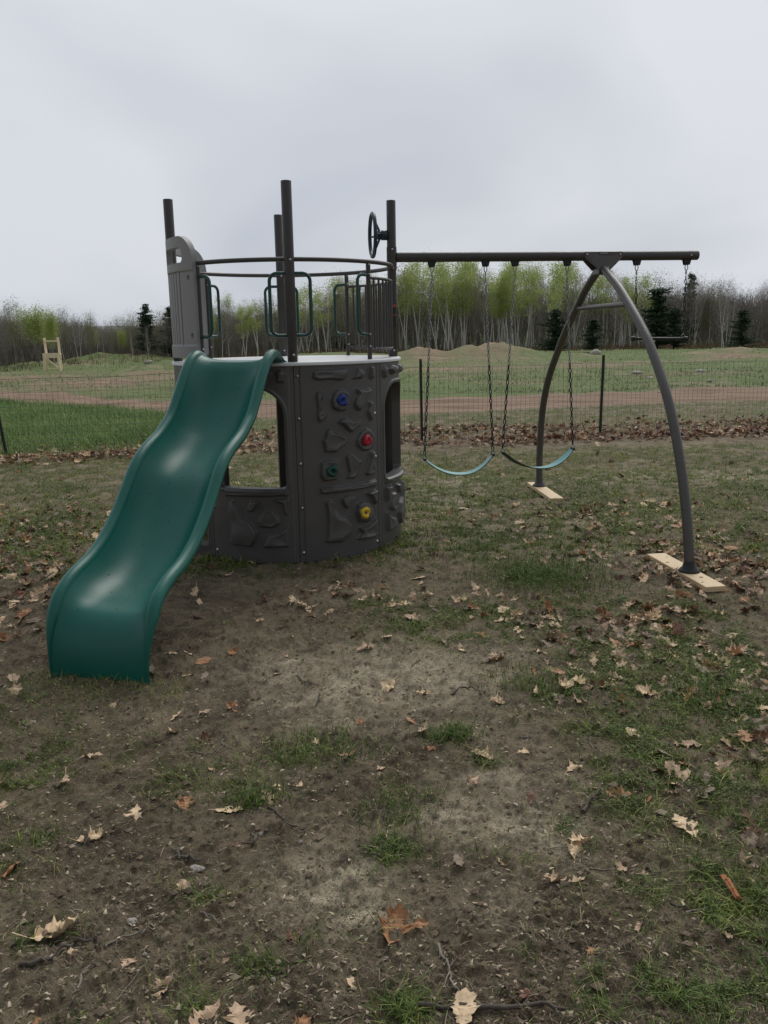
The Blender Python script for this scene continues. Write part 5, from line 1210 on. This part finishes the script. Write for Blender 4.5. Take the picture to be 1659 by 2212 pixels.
single(118, 798, 655, 'dome', 1, 'upright green tree touching the right side of the broad leafy one', .7, 3)
single(268, 782, 704, 'dome', 2, 'small bright green tree left of the dark pine', .8, -1)
single(215, 784, 706, 'dome', 3, 'little yellowish bush tree in the left wood edge', .6, 1)
single(280, 782, 717, 'olive', 7, 'low olive bush tree just left of the small green one', .8, 1)
single(322, 780, 655, 'pine', 0, 'dark pine left of the tower, above the far mound', 1.35, -2)
single(372, 780, 662, 'pine', 1, 'dark pine half hidden by the left post of the tower', 1.3, 0)
single(735, 770, 632, 'pine', 2, 'dark pine seen through the deck rail of the tower', 1.5, 9)
single(1418, 752, 618, 'pine', 3, 'large dark pine behind the trapeze', 1.9, -5)
single(1455, 752, 665, 'pine', 4, 'lower dark pine right of the large one behind the trapeze', 1.9, -5)
single(1485, 752, 590, 'pine', 5, 'tall narrow pine whose tip shows above the wood at right', .7, 8)
single(1600, 753, 668, 'pine', 6, 'small round pine at the right edge of the field', 2.0, -5)
single(1200, 758, 664, 'pine', 7, 'dark pine left of the farther curved swing leg', 2.1, -5)
single(1280, 757, 688, 'pine', 8, 'low dark pine between the two curved swing legs', 2.3, -5)
single(1565, 752, 612, 'bare', 9, 'leaning pale birch at right, left of the small round pine', 1.0, -3)
single(1215-10, 758, 560, 'birch', 9, 'tall green birch above the farther pine', 1.1, -3)
single(320, 783, 700, 'bare', 6, 'small white trunked tree before the dark pine at left', .8, -4)
single(287, 783, 712, 'bare', 3, 'slanting white stem left of the pine', .5, -4)
# the wood behind, one mass
def wood_mass():
    rg = np.random.default_rng(5); n = 115000; px = rg.uniform(-620, 2250, n); back = rg.uniform(2, 17, n); by = np.interp(px, BASX, BASY); top = np.interp(px, TOPX, TOPY)
    # depth of the base from the picture row
    d = FW[None]+RT[None]*((px-IW/2)/F_PX)[:, None]+UP[None]*((IH/2-by)/F_PX)[:, None]; t = -HC/d[:, 2]; X = d[:, 0]*t; Y = d[:, 1]*t; k = (Y+back)/Y; X, Y = X*k, Y+back
    dt = FW[None]+RT[None]*((px-IW/2)/F_PX)[:, None]+UP[None]*((IH/2-top)/F_PX)[:, None]; Ht = HC+dt[:, 2]*(Y/dt[:, 1])
    lim = (.42+.36*fbm(X*.5, Y*0+3, 8, 3)); Z = rg.random(n)**.9*Ht*lim; P = np.stack([X, Y, Z], -1); L_ = rg.uniform(.5, 1.7, n); w_ = rg.uniform(.02, .05, n)
    dd = rg.normal(size=(n, 3))*[.22, .22, 0]+[0, 0, 1]; dd /= np.linalg.norm(dd, axis=1)[:, None]; s = np.stack([-dd[:, 2]*0+1, rg.normal(size=n)*.6, 0*X], -1)
    s /= np.linalg.norm(s, axis=1)[:, None]
    V = np.stack([P-dd*L_[:, None]/2, P+s*w_[:, None]/2, P+dd*L_[:, None]/2, P-s*w_[:, None]/2], 1).reshape(-1, 3); kk = np.arange(n)*4
    link('brushwood', mesh_np('brushwood', V, np.stack([kk, kk+1, kk+2, kk+3], -1), [mTwigs], attrs={'rnd': ('FLOAT', np.repeat(rg.random(n)*.9, 4))}), kind='stuff', label='dense leafless brush and far trees filling the wood edge', cat='brush')
    # dry broom grass at the foot of the wood
    n = 42000; px = rg.uniform(-300, 2000, n); by = np.interp(px, BASX, BASY)+rg.uniform(-3, 5, n)
    d = FW[None]+RT[None]*((px-IW/2)/F_PX)[:, None]+UP[None]*((IH/2-by)/F_PX)[:, None]; t = -HC/d[:, 2]; X = d[:, 0]*t; Y = d[:, 1]*t
    k = rg.random(n) < (.15+.85*sstep(.42, .6, fbm(X*.25, Y*.3, 19, 3)))*np.where(px < 440, .10, 1); X, Y = X[k], Y[k]; h = rg.gamma(5, .055, len(X)).clip(.08, .6)
    V, F, rv = merge([blades(X, Y, h, .035, rg.uniform(.1, .5, len(X)), rg)]); link('broom_grass', mesh_np('broom_grass', V, F, [mReed], attrs={'rnd': ('FLOAT', rv)}), kind='stuff', label='reddish dry broom grass at the foot of the trees', cat='dry grass')
wood_mass()
# far wooded ridge
xs_ = np.linspace(-900, 900, 121); V = []; 
for i, x in enumerate(xs_):
    hgt = 8+24*float(fbm(np.array([x*.004]), np.array([2.0]), 61, 3)[0])
    V += [(x, 760, -4), (x, 800, hgt*.7), (x, 860, hgt), (x, 1000, -4)]
V = np.array(V); V[:, 2] += (rng.random(len(V))-.5)*2*(V[:, 2] > 0); F = [(i*4+k, (i+1)*4+k, (i+1)*4+k+1, i*4+k+1) for i in range(len(xs_)-1) for k in range(3)]
mHill = mat('wooded_ridge', (0.15, 0.165, 0.165), .95, scale=.03, col2=(0.21, 0.22, 0.22))  # distance haze painted into the ridge's pale cool grey
link('hill', mesh_np('hill', V, np.array(F), [mHill], smooth=False), kind='structure')

SC.cycles.use_denoising = True
